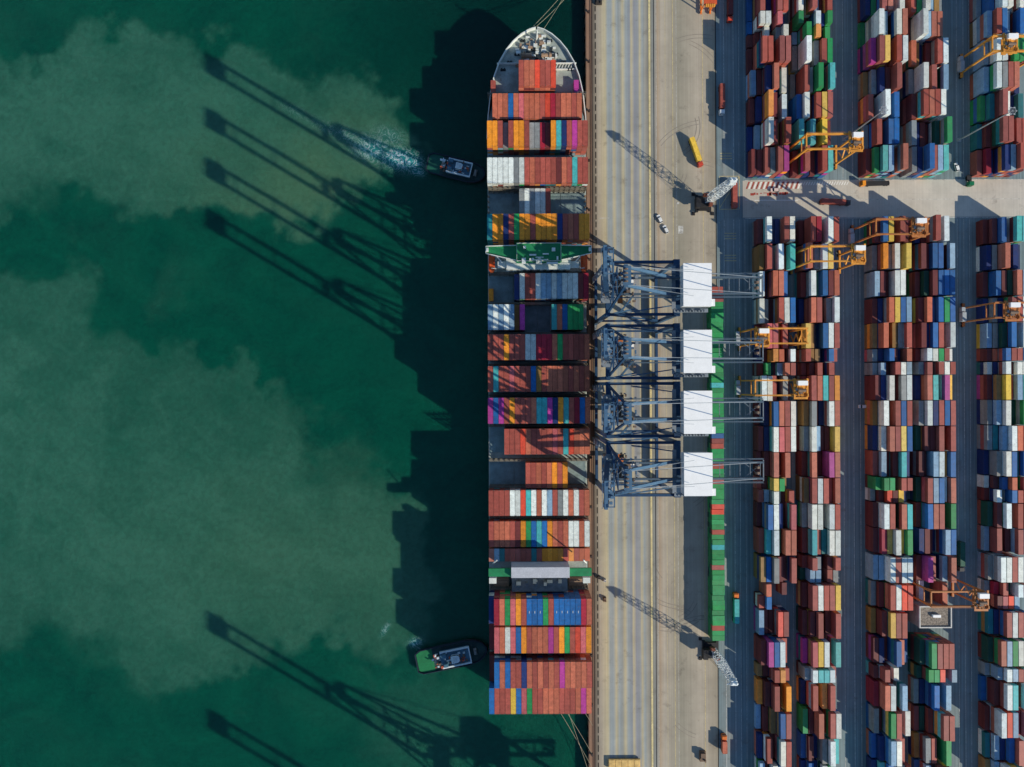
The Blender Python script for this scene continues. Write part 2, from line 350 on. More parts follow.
b_.sheet(gx(594) + 3, 84, gx(610), 84.2, QZ + .012)
for (x0, y0, x1, y1) in ((gx(677), 91, gx(680), 92), (gx(679), 76, gx(684), 80)): b_.sheet(x0, y0, x1, y1, QZ + .008)
tag(b_.build('lane_markings', wl), kind='structure')
b_ = MB()
for px, wd in ((674, .22), (704, .22), (666.5, .12)): b_.sheet(gx(px) - wd / 2, -400, gx(px) + wd / 2, 400, QZ + .012)
x0, x1 = gx(720), gx(740)
for y in (88.2, 105): b_.sheet(x0, y, x1, y + .25, QZ + .012)
for x in (x0, x1): b_.sheet(x, 88.5, x + .25, 104.9, QZ + .012)
b_.beam((x0, 88.6, QZ + .01), (x1, 104.8, QZ + .01), .25, .01)
for px, py in ((731, 240), (731, 262), (727, 160)):
    x, y = P(px, py, QZ)
    for k in range(3): b_.sheet(x - 3, y + k * 1.4, x + 3, y + k * 1.4 + .3, QZ + .012)
tag(b_.build('yellow_markings', yl), kind='structure')
b_ = MB(); b_.box(gx(649.9), -400, QZ, gx(651.7), 400, QZ + .08); tag(b_.build('yellow_cable_cover', mat('yellow_kerb', (212, 196, 142), .8, var=.25, dirt=((150, 140, 112), .7, .52, .7))), kind='structure')
b_ = MB()      # hatched red and white strip by the cross road
wb = MB()
for k in range(22):
    x = 119.5 + k * 1.25
    if x > 146: break
    (b_ if k % 2 == 0 else wb)._add([(x, 98.6, QZ + .016), (x + .86, 98.6, QZ + .016), (x + 2.2, 102.2, QZ + .016), (x + 1.34, 102.2, QZ + .016)], [(0, 1, 2, 3)], 0)
for k in range(12):
    x = 122 + k * 1.6 + random.uniform(-.3, .3); b_.sheet(x, 95 + random.uniform(0, 1.4), x + random.uniform(.8, 2.4), 95.6 + random.uniform(.8, 1.5), QZ + .017)
tag(b_.build('hatched_markings', rl), kind='structure')
for k in range(20):
    x = 146 + k * 1.3; wb._add([(x, 100.4, QZ + .016), (x + .5, 100.4, QZ + .016), (x + 1.4, 102.2, QZ + .016), (x + .9, 102.2, QZ + .016)], [(0, 1, 2, 3)], 0)
wb.sheet(124, 92.6, 146, 92.9, QZ + .02)
tag(wb.build('white_hatching', mat('hatch_white', (222, 220, 210), .8, var=.15)), kind='structure')
b_ = MB()
for px in (591.6, 593.4, 655.2): b_.box(gx(px) - .12, -400, QZ, gx(px) + .12, 400, QZ + .12)
tag(b_.build('crane_rails', rail), kind='structure')
b_ = MB(); yy = -210
while yy < 215:
    L_ = random.uniform(2.6, 3.6); b_.box(gx(596.3), yy, QZ, gx(597.3), yy + L_, QZ + .05); yy += L_ + random.uniform(1.0, 1.8)
b_.box(YX - .35, -400, QZ, YX + .1, 400, QZ + .03)
tag(b_.build('cable_slots', slot), kind='structure')
b_ = MB()
for k in range(70):
    y = -215 + k * 6.2; b_.box(QX - .6, y, -1, QX - .003, y + 1.6, 3.2)
tag(b_.build('quay_fenders', mat('rubber', (26, 26, 28), .8)), kind='structure')
b_ = MB()
for px in (588.8,): b_.box(QX, -400, QZ, QX + .5, 400, QZ + .25)
tag(b_.build('quay_kerb', mat('kerb_rust', (120, 92, 74), .8)), kind='structure')
# curved tyre marks where trucks swing round on the apron
b_ = MB(); tr_ = random.Random(9)
for k in range(26):
    cx, cy = tr_.uniform(gx(660), gx(712)), tr_.uniform(-190, 190); rad = tr_.uniform(9, 30); a0 = tr_.uniform(0, 6.28); sp = tr_.uniform(.5, 1.4); sg = tr_.choice((-1, 1))
    for off in (0, 1.9):
        r0 = rad + off; pr = None
        for q in range(13):
            a = a0 + sg * sp * q / 12; p_ = [(cx + (r0 + e) * math.cos(a), cy + (r0 + e) * math.sin(a)) for e in (0, .32)]
            ok = all(gx(654) < x < YX - 1 for x, _ in p_)
            if pr and ok and pr[2]:
                z = QZ + .018 + .0015 * k + (.0007 if off else 0); o_ = [(*pr[0], z), (*pr[1], z), (*p_[1], z), (*p_[0], z)]
                b_._add(o_ if sg < 0 else o_[::-1], [(0, 1, 2, 3)], 0)
            pr = (p_[0], p_[1], ok)
tag(b_.build('tyre_marks', mat('tyre_mark', (140, 131, 117), .9, var=.15)), kind='structure')
# RTG runway plates
b_ = MB()
for x in (gx(848.5), gx(856.8), gx(961), gx(967), gx(737.5)):
    for (y0, y1) in ((104, 400), (-400, 83)): b_.sheet(x - .55, y0, x + .55, y1, QZ + .004)
tag(b_.build('runway_strips', ground_mat('runway_concrete', [(100, (124, 138, 140)), (270, (126, 142, 144))], 100, 270, .25)), kind='structure')

# ------------------------------------------------------------------ CONTAINERS
CW, CH, C40, C20 = 2.438, 2.60, 12.19, 6.06
def container_mesh(name, L, c):
    """box with recessed ribbed roof, corner castings and door rods on the south end"""
    b = MB(); hw = CW / 2; hl = L / 2; r = .10; z = CH
    b._add([(-hw, -hl, 0), (hw, -hl, 0), (hw, hl, 0), (-hw, hl, 0), (-hw, -hl, z), (hw, -hl, z), (hw, hl, z), (-hw, hl, z)],
           [(0, 3, 2, 1), (0, 1, 5, 4), (1, 2, 6, 5), (2, 3, 7, 6), (3, 0, 4, 7)], 0)
    o = len(b.v)
    b.v += [(-hw + r, -hl + r, z), (hw - r, -hl + r, z), (hw - r, hl - r, z), (-hw + r, hl - r, z)]
    b.f += [(o - 4, o - 3, o + 1, o), (o - 3, o - 2, o + 2, o + 1), (o - 2, o - 1, o + 3, o + 2), (o - 1, o - 4, o, o + 3)]; b.m += [0] * 4
    n = int(L / .62); ys = [(-hl + r) + (L - 2 * r) * k / (2 * n) for k in range(2 * n + 1)]; prev = None
    for k, y in enumerate(ys):
        zz = z - (.07 if k % 2 else .02); i = len(b.v); b.v += [(-hw + r, y, zz), (hw - r, y, zz)]
        if prev is not None: b.f.append((prev, prev + 1, i + 1, i)); b.m.append(0)
        prev = i
    for sx in (-1, 1):
        for sy in (-1, 1): b.cbox(sx * (hw - .1), sy * (hl - .1), z - .12, .2, .2, .135, 1)
        for q in (.3, .9): b.box(sx * q - .03, -hl - .05, .2, sx * q + .03, -hl - .002, z - .2, 1)
    return b.mesh(name, [cmat(c), mat('casting_steel', (120, 112, 104), .6, .2)])
CM = {}
def cmesh(L, c):
    k = (L, c)
    if k not in CM: CM[k] = container_mesh('container', L, c)
    return CM[k]
def container(x, y, z, c, L=C40, rz=0, label=None, group=None):
    o = bpy.data.objects.new('shipping_container', cmesh(L, c)); COL.objects.link(o)
    o.location = (x, y, z); o.rotation_euler = (0, 0, rz); tag(o, label, 'container', group); return o
# everything past the 300 largest: one mesh, one colour per container
ST_V, ST_C = [], []
POOL = 'RRRRRMMMSSWWAALBBNNTGDOKVCPY'
def stuff_box(x, y, z, L, c, rnd=True, along_x=False):
    hw, hl = CW / 2, L / 2
    if along_x: hw, hl = hl, hw
    t = .0
    if rnd: x += random.uniform(-.06, .06); y += random.uniform(-.12, .12); t = random.uniform(-.006, .006)
    cs, sn = math.cos(t), math.sin(t)
    pts = [(sx * hw, sy * hl) for sx, sy in ((-1, -1), (1, -1), (1, 1), (-1, 1))]
    for zz in (z, z + CH - .02): 
        for (a, b) in pts: ST_V.append((x + a * cs - b * sn, y + a * sn + b * cs, zz))
    k = random.uniform(.74, 1.14); r_, g_, b_2, _ = lin(*PAL[c][1]); ag = random.uniform(-.08, .08); gy = (r_ + g_ + b_2) / 3; fd = random.uniform(.0, .2); r_, g_, b_2 = (v + (gy - v) * fd for v in (r_, g_, b_2))
    ST_C.append((min(r_ * k * (1 + ag), 1), min(g_ * k, 1), min(b_2 * k * (1 - ag), 1), 1))
def finish_stuff():
    n = len(ST_V) // 8
    base = np.array([(0, 3, 2, 1), (4, 5, 6, 7), (0, 1, 5, 4), (1, 2, 6, 5), (2, 3, 7, 6), (3, 0, 4, 7)])
    F = (base[None] + (np.arange(n) * 8)[:, None, None]).reshape(-1, 4)
    me = bpy.data.meshes.new('yard_containers'); me.vertices.add(n * 8); me.vertices.foreach_set('co', np.array(ST_V, np.float32).ravel())
    me.loops.add(F.size); me.polygons.add(len(F)); me.loops.foreach_set('vertex_index', F.ravel()); me.polygons.foreach_set('loop_start', np.arange(0, F.size, 4)); me.update(calc_edges=True); me.shade_flat()
    ca = me.color_attributes.new('paint', 'FLOAT_COLOR', 'CORNER'); ca.data.foreach_set('color', np.repeat(np.array(ST_C, np.float32), 24, 0).ravel())
    m = bpy.data.materials.new('container_paint_mixed'); m.use_nodes = True; n_ = m.node_tree.nodes; l = m.node_tree.links; b = n_['Principled BSDF']
    at = n_.new('ShaderNodeAttribute'); at.attribute_name = 'paint'; geo = n_.new('ShaderNodeNewGeometry')
    a = n_.new('ShaderNodeTexNoise'); a.inputs['Scale'].default_value = .4; a.inputs['Detail'].default_value = 6; l.new(geo.outputs['Position'], a.inputs['Vector'])
    q = n_.new('ShaderNodeMapRange'); q.inputs[1].default_value = .3; q.inputs[2].default_value = .7; q.inputs[3].default_value = .84; q.inputs[4].default_value = 1.1; l.new(a.outputs[0], q.inputs[0])
    v = n_.new('ShaderNodeVectorMath'); v.operation = 'SCALE'; l.new(at.outputs['Color'], v.inputs[0]); l.new(q.outputs[0], v.inputs['Scale'])
    a2 = n_.new('ShaderNodeTexNoise'); a2.inputs['Scale'].default_value = 1.2; a2.inputs['Detail'].default_value = 8; a2.inputs['Roughness'].default_value = .7; l.new(geo.outputs['Position'], a2.inputs['Vector'])
    q2 = n_.new('ShaderNodeMapRange'); q2.inputs[1].default_value = .54; q2.inputs[2].default_value = .7; q2.inputs[4].default_value = .55; l.new(a2.outputs[0], q2.inputs[0])
    mx = n_.new('ShaderNodeMix'); mx.data_type = 'RGBA'; l.new(q2.outputs[0], mx.inputs[0]); l.new(v.outputs[0], mx.inputs[6]); mx.inputs[7].default_value = lin(96, 66, 50)
    l.new(mx.outputs[2], b.inputs['Base Color']); b.inputs['Roughness'].default_value = .62; b.inputs['Specular IOR Level'].default_value = .35
    wv = n_.new('ShaderNodeTexWave'); wv.bands_direction = 'Y'; wv.inputs['Scale'].default_value = .8; l.new(geo.outputs['Position'], wv.inputs['Vector'])
    bp = n_.new('ShaderNodeBump'); bp.inputs['Strength'].default_value = .3; bp.inputs['Distance'].default_value = .06; l.new(wv.outputs[0], bp.inputs['Height']); l.new(bp.outputs[0], b.inputs['Normal'])
    me.materials.append(m); o = bpy.data.objects.new('shipping_containers', me); COL.objects.link(o)
    tag(o, 'stacks of steel shipping containers in many colours filling the yard and lower ship tiers', 'containers', kind='stuff')

# --- yard stacks: per block, rows north to south; each token is colour + tiers; M and N also put shade into some tops' colour
LX = {'a': 123.8, 'b': 145.4, 'c': 180.8, 'd': 202.2, 'e': 237.9}
U = {  # (south edge y, length): rows counted from the cross road upwards
 'a': [(104, 40, 'M3 M3 R4 A4 R5 V5'), (117, 40, 'N1 L2 W6 M5 K3 R6'), (130.2, 40, 'M2 N3 O6 M5 . W4'), (143.4, 40, 'L3 M3 N5 S6 . W4'), (156.6, 40, 'M1 R6 R6 M3 R6 R6'),
       (169.6, 20, 'M1 M2 W4 M2 A4 W5'), (176.2, 20, 'B1 W5 W5 N2 P5 N3'), (182.8, 40, 'B1 R5 N2 N2 R5 R5'), (195.8, 40, 'L2 R4 A4 M3 R5 W4')],
 'b': [(104, 40, 'M2 R5 N2 M2 R5 C5'), (117, 40, 'C5 A3 C5 M2 Y5 M4'), (130.2, 40, 'B4 W5 M3 R5 Y5 R5'), (143.4, 40, 'A1 R5 A4 G6 M2 C6'), (156.6, 40, 'A2 W6 N2 A4 R5 G5'),
       (169.6, 20, 'L2 G6 M3 O5 . G4'), (176.2, 20, 'G5 M2 M2 W5 N4 G5'), (182.8, 40, 'W5 M2 R6 L4 M3 R5'), (195.8, 40, 'R3 B4 M5 W5 R4 A3')],
 'c': [(104, 40, 'M3 G4 C5 L5 N2 S6'), (117, 40, 'A2 R5 M2 B5 B5 N1'), (130.2, 40, 'R4 M2 W6 M3 B5 N1'), (143.4, 40, 'K2 A3 N4 M4 R6 N2'), (156.6, 40, 'V5 R6 Y6 M3 R6 W6'),
       (169.6, 40, 'G1 W6 L5 G3 W6 S6'), (182.6, 40, 'N3 G3 R5 S5 A3 W5'), (195.6, 40, 'B3 W5 M3 R5 L4 R4')],
 'd': [(104, 40, 'A4 N4 B6 R5 L5 C5'), (117, 40, 'A4 N3 M3 M2 D4 G6'), (130.2, 40, 'M4 R6 S6 R6 W6 .'), (143.4, 40, 'A3 W6 M3 R5 N3 L5'), (156.6, 40, 'S4 K3 N2 M3 R5 W5'),
       (169.6, 40, 'M2 W6 L5 S5 S5 G3'), (182.6, 40, 'R4 G4 W5 L4 K4 A3'), (195.6, 40, 'M2 A4 R5 N4 W5 B5')],
 'e': [(104, 40, 'R2 X3 N2 N5 L5 R6 M4'), (117, 40, 'T2 M3 R6 R6 M3 R5 R5'), (130.2, 40, 'G3 T4 R6 W5 N3 N3 T4'), (143.4, 40, 'L4 W6 A6 R6 S6 M3 N3'), (156.6, 40, 'L4 W6 W6 M5 G6 G6 R5'),
       (169.6, 40, 'L5 R6 B6 L5 N2 B6 W5'), (182.6, 40, 'A2 B4 W6 W6 L4 W6 R5'), (195.6, 40, 'R3 L4 M3 W5 R5 N4 B4')]}
YN = {0: 81.3, 1: 68, 2: 54.8, 3: 41.6, 4: 29, 5: 16.3, 5.5: 9.6, 6: 3.2, 7: -9.3, 8: -21.9, 9: -34.5, 10: -47.3, 10.5: -53.6, 11: -60.1, 12: -72.8, 13: -86.4, 13.5: -92.9,
      14: -99.9, 14.5: -106.3, 15: -113.6, 16: -127.6, 17: -141.4, 18: -149.2, 19: -162.8, 20: -176.4, 21: -189.8}
Lw = {
 'a': {0: 'M3 W5 N3 N3 R5 W5', 1: 'K4 R5 A3 W5 M3 C5', 2: 'W4 M2 S5 S5 B4 N1', 3: 'W4 A3 M2 R5 W5 B5', 4: 'M2 P5 P5 K3 R4 M2', 5: 'N2 M2 O5 S5 N2 W5', 5.5: 'M3 G4 N2 L4 S5 R5',
       6: 'W5 W5 R4 M2 A4 M2', 7: 'M1 N3 B5 S5 R5 W5', 8: 'M3 N3 W5 P5 R5 W5', 9: 'M2 M3 S5 M3 S5 N1', 10: 'R2 M2 Y5 G5 K3 .', 10.5: 'R3 L3 W5 A3 M2 R4', 11: 'M2 B5 W5 N4 M2 P5',
       12: 'R3 C4 W5 D3 S5 S5', 13: 'K4 B4 A5 M4 M3 R5', 14: '. S4 . . M3 .', 14.5: 'R3 B4 . . . .', 15: 'L3 M2 M2 E4 R4 .', 16: 'M4 V5 B5 W5 R3 .', 17: 'K2 M2 R5 O5 R4 .',
       18: 'O2 M3 R5 M2 O5 .', 19: 'L1 M2 K3 B5 R5 .', 20: 'N2 R4 M2 W5 R5 .', 21: 'L3 M2 W4 B4 R4 .'},
 'b': {0: 'M2 R5 X5 M2 W5 R5', 1: 'S6 N2 A4 W5 Y5 N3', 2: 'M3 W5 M2 B5 M5 S5', 3: 'N2 S5 R5 M3 A4 W5', 4: 'Y5 K4 N2 B5 W5 R5', 5: 'R5 K4 K4 N2 B5 R4', 5.5: 'M3 M4 R5 N1 R5 M3',
       6: 'M3 R5 S5 C5 R5 O5', 7: 'K4 A5 M3 N3 W5 S5', 8: 'A4 W5 L4 M3 M3 Y5', 9: 'M3 S5 D2 M2 V5 S5', 10: 'K4 R5 W5 R5 R4 S5', 11: 'A3 W5 W5 M2 W5 R5', 12: 'M3 C5 R4 T4 W5 W5',
       13: 'M3 R5 A4 N2 M4 R5', 13.5: 'D2 L4 L4 N2 R4 A4', 14: 'M3 R5 W5 R5 R5 Y5', 15: 'M3 M4 R5 M2 M3 R5', 16: 'V3 P5 Y5 W5 M2 C5', 17: 'A4 W5 C5 C5 W5 R3',
       18: 'N2 R5 N2 O4 R5 .', 19: 'G3 M3 S5 M2 R5 W5', 20: 'B2 M3 N2 A4 W5 C4', 21: 'N2 B3 N2 W4 G4 .'},
 'c': {0: 'M4 B5 Y5 M3 R5 M4', 1: 'A3 O5 A4 W5 N3 Y5', 2: 'L4 M4 M3 W5 W5 D3', 3: 'M3 N3 S5 Y5 B5 L5', 4: 'K3 S5 N3 K4 A4 R5', 5: 'A3 N3 B5 M4 N3 S5', 5.5: 'A3 L4 M3 R5 W5 L5',
       6: 'M4 N4 W5 M3 A5 W5', 7: 'K3 W5 M3 R5 B5 R5', 8: 'N3 W4 S5 R5 Y5 B5', 9: 'R3 L4 M3 M4 C5 N4', 10: 'G4 G5 G5 M2 R5 R5', 10.5: 'A2 M3 E4 M4 Y4 N3', 11: 'M3 W5 R5 M3 S5 C5',
       12: 'M3 X4 Y4 W5 Y4 G5', 13: 'L3 L3 W5 R5 W5 W5', 14: 'A2 M3 R5 W5 E5 E5', 15: 'K2 M4 Y5 R5 R5 .', 16: 'M3 N3 M2 B5 S4 B3', 17: 'M3 R5 M3 W4 B2 .', 18: 'X3 S5 W5 M2 L5 .',
       19: 'A3 M2 G5 R5 N1 W4', 20: 'B2 N3 L5 W5 R4 .', 21: 'N2 C3 B4 M3 A4 R5'},
 'd': {0: 'N3 M3 R6 M2 W5 .', 1: 'M5 M4 B5 B5 N2 L5', 2: 'M3 D4 M5 B5 B5 B5', 3: 'M4 S5 B4 B5 G5 B5', 4: 'M5 N4 B5 R5 M3 W5', 5: 'M3 W5 W5 G5 R5 W4', 5.5: 'A4 R5 N3 R5 W5 R5',
       6: 'N3 S5 C5 M3 V5 Y4', 7: 'A4 W5 N5 R5 B5 R5', 8: 'D3 M4 M4 R5 M3 R5', 9: 'M4 M3 L5 W5 K4 B5', 10: 'D3 R5 L5 B5 W4 S5', 11: 'M3 B5 S5 R5 M3 G5', 12: 'N4 M4 M3 N2 L5 B5',
       13: 'M3 V5 R4 N2 L4 S5', 14: '. W2 . . S4 .', 16: 'D4 G6 R6 R6 R6 .', 17: 'D3 G5 G5 E5 M2 L5', 18: 'A2 N2 B5 N2 L5 .', 19: 'M2 D2 M3 R6 R6 .', 20: 'K2 A4 R4 D2 G5 .', 21: 'B2 L4 M3 R5 S5 .'},
 'e': {0: 'M2 M3 B4 N2 C5 C5', 1: 'N3 A3 S5 N2 N4 N3', 2: 'M2 B4 M4 D4 S5 L5', 3: 'N2 A3 N3 R5 R5 W5', 4: 'L3 A3 D4 B5 A3 W5', 5: 'M3 S3 B5 R5 R5 B5', 5.5: 'W3 N3 W5 M4 W5 W5',
       6: 'M3 K4 Y5 R4 L5 C5', 7: 'A3 L4 W5 M3 D3 G5', 8: 'A3 T3 L4 W5 S5 S5', 9: 'N2 A4 W5 B5 T4 B5', 10: 'W2 M3 B4 S5 M3 R5', 10.5: 'M2 W4 N2 B5 R5 S5', 11: 'D3 M4 W5 N2 R5 M5',
       12: 'L2 R4 N2 M3 R5 L5', 13: 'A3 W5 W5 R5 W5 .', 14: 'A2 X3 R4 D3 W5 S5', 14.5: 'M2 M4 P4 E4 L4 N2', 15: 'T3 N3 R5 W5 R5 B5', 16: 'D3 S5 L5 G5 W5 G5', 17: 'A2 L4 W5 L5 R5 L5',
       18: 'B1 M3 W5 C5 M3 W5', 19: 'M2 W5 E5 L5 X4 P5', 20: 'T2 L3 N3 B4 R5 N2', 21: 'K2 L3 W5 Y5 C5 R4'}}
def stack(x, yc, L, c, t):
    for k in range(t):
        cc = c if k == t - 1 else (random.choice(POOL) if random.random() < .5 else c)
        stuff_box(x, yc, QZ + k * CH * 1.005, L, cc)
for blk, rows in U.items():
    for (ys, ft, s) in rows:
        L = C40 if ft == 40 else C20
        for i, tk in enumerate(s.split()):
            if tk != '.': stack(LX[blk] - 2.8 + 2.84 * i, ys + L / 2, L, tk[0], int(tk[1]))
for blk, rows in Lw.items():
    keys = set(rows)
    for k, s in rows.items():
        half = (k + .5 in keys) or (k % 1 == .5) or k == 17
        L = C20 if half else C40
        for i, tk in enumerate(s.split()):
            if tk != '.': stack(LX[blk] + 2.84 * i, YN[k] - L / 2, L, tk[0], int(tk[1]))
# the single file of green containers on the apron edge, three high
gs = 'RRRRGGGGGCGGGGGGRRGGGGGCGGGGGGGCGGGGGBRRGGGRGGRGGGRRGGGGGGRGGGTTGGGRGGGGDDGGGDGGGGDGGGR'
y = 46.5; i = 0
pat = {}
while y > -128:
    px_y = 383.5 - y * 2.008
    c = 'G'
    for (a, b2, cc) in ((285, 303, 'R'), (312, 318, 'G'), (385, 390, 'C'), (433, 437, 'B'), (438, 447, 'R'), (463, 468, 'R'), (480, 487, 'R'), (504, 513, 'E'), (531, 538, 'R'), (547, 552, 'C'), (567, 572, 'R'), (628, 634, 'R')):
        if a <= px_y <= b2: c = cc
    for t in range(3): stuff_box(102.4 + random.uniform(-.12, .12), y, QZ + t * CH * 1.005, C20, c if t == 2 else random.choice('GGGGGGD'), True, True)
    y -= 2.52

# --- the ship's cargo
SCX = 12.7; PITCH = 2.54; DECKZ = 13.0
def sx_(k): return SCX + (k - 9) * PITCH
OR = ['', 'first', 'second', 'third', 'fourth', 'fifth', 'sixth', 'seventh', 'eighth', 'ninth', 'tenth']
def pos(i, n):
    if i == 0: return 'leftmost'
    if i == n - 1: return 'rightmost'
    if n % 2 == 1 and i == n // 2: return 'the middle one'
    return (OR[i + 1] + ' from left') if i < n / 2 else (OR[n - i] + ' from right')
# (photo y of the north edge, tiers, colours, row name, per-column lower by)
SHIP = [
 (93.3, 4, '.SSSBSPSSSREXRSSRS.', 'the second row from the bow', {}),
 (120.5, 5, 'OORAROORAAXMOCNRVRR', 'the third row from the bow', {3: 1, 8: 1, 9: 1, 10: 1, 11: 1}),
 (157.4, 5, 'WWWWWAWRSRRRRMSRCRR', 'the fourth row from the bow', {}),
 (188.5, 4, '......AWAWWR.......', 'the mostly empty fifth row from the bow', {}),
 (213.7, 7, 'TOONRGOOROOOONRSROO', 'the row just ahead of the green bridge', {}),
 (273.2, 5, '.....NWRRWLLWLWWWMX', 'the first row behind the green bridge', {5: 1}),
 (304.3, 5, 'LWLWLKV.....CSBGGG.', 'the second row behind the green bridge', {5: 1}),
 (334.2, 6, 'RRRORRRWWXXXSGRRRRS', 'the third row behind the green bridge', {}),
 (366.1, 6, 'RCRRPRRRBKRSSSSRSRS', 'the fourth row behind the green bridge', {}),
 (397.8, 7, 'VBVRORRRSCCVNOCRXBS', 'the fifth row behind the green bridge', {}),
 (428.9, 6, '...RRRESRRRRPRCESSS', 'the sixth row behind the green bridge', {}),
 (462.9, 4, '.......RRSRSORO....', 'the short row of eight amidships', {}),
 (490.4, 5, 'RRRRWWECWSWLRAWSWRS', 'the third row ahead of the funnel', {}),
 (521.5, 5, 'RSSSRMOGBCBOSRSWWSW', 'the second row ahead of the funnel', {4: 0}),
 (599.2, 8, 'NXSGPORBBBGRBBBBBXS', 'the first row behind the funnel', {0: 1}),
 (627.5, 7, 'MPSWPBORSSSVROGREPO', 'the second row behind the funnel', {0: 2}),
 (662.3, 8, 'MBSBRRNSRSRSRVSSSSR', 'the second to last row at the stern', {0: 3}),
 (688.2, 7, 'BRRRYBPGRRSSSRRRSVS', 'the last row at the stern', {})]
BAYS = []
SPOOL = 'RRRRSSMMWWOOBGLANTC'
for (py, T, s, rname, low) in SHIP:
    h = DECKZ + T * CH; yn = P(0, py, h)[1]; yc = yn - C40 / 2
    BAYS.append((yn, T))
    cols = [k for k, c in enumerate(s) if c != '.']
    for i, k in enumerate(cols):
        t = T - low.get(k, 0); c = s[k]
        for q in range(t - 1): stuff_box(sx_(k), yc, DECKZ + q * CH, C40, c if random.random() < .6 else random.choice(SPOOL), False)
        container(sx_(k), yc, DECKZ + (t - 1) * CH, c, C40, 0, '%s container, %s in %s' % (PAL[c][0], pos(i, len(cols)), rname), 'containers stacked on the ship deck')
# small white marks painted on the roofs of the blue boxes behind the funnel
b_ = MB(); 
for o in [o for o in COL.objects if 'row behind the funnel' in (o.get('label') or '') and o['label'].startswith('blue container') and 'first row' in o['label']]:
    m_ = MB(); m_.box(-.18, -.55, CH + .02, .18, .55, CH + .05); m_.build('roof_mark', mat('mark_white', (168, 180, 190), .7), o)
# short foremost block, 20ft row ahead of the funnel, odd single boxes
yn = P(0, 59.9, 27.5)[1]; yc = yn - C40 / 2
for i, c in enumerate('RSSERRE'):
    x = SCX + (i - 3) * PITCH
    for q in range(3): stuff_box(x, yc, 17.0 + q * CH, C40, random.choice('RSRSM'), False)
    container(x, yc, 17.0 + 3 * CH, c, C40, 0, '%s container, %s in the short foremost row at the bow' % (PAL[c][0], pos(i, 7)), 'containers stacked on the ship deck')
BAYS.insert(0, (yn, 4))
for px, c, lb in ((494.5, 'R', 'lone brick red short container left of the foremost row'), (577.8, 'V', 'lone magenta short container right of the foremost row')):
    x, y = P(px, 86, 20); container(x, y, 17.0, c, C20, 0, lb, 'containers stacked on the ship deck')
x = sx_(0); y = P(0, 294, 18)[1]; container(x, y, DECKZ, 'O', C20, 0, 'lone orange short container at the left rail behind the green bridge', 'containers stacked on the ship deck')
yn = P(0, 548.8, 26)[1]
for k, c in enumerate('SLTRRRRRTROOOOEORSS'):
    for q in range(5): stuff_box(sx_(k), yn - C20 / 2, DECKZ + q * CH, C20, c if q == 4 else random.choice(SPOOL), False)
finish_stuff()

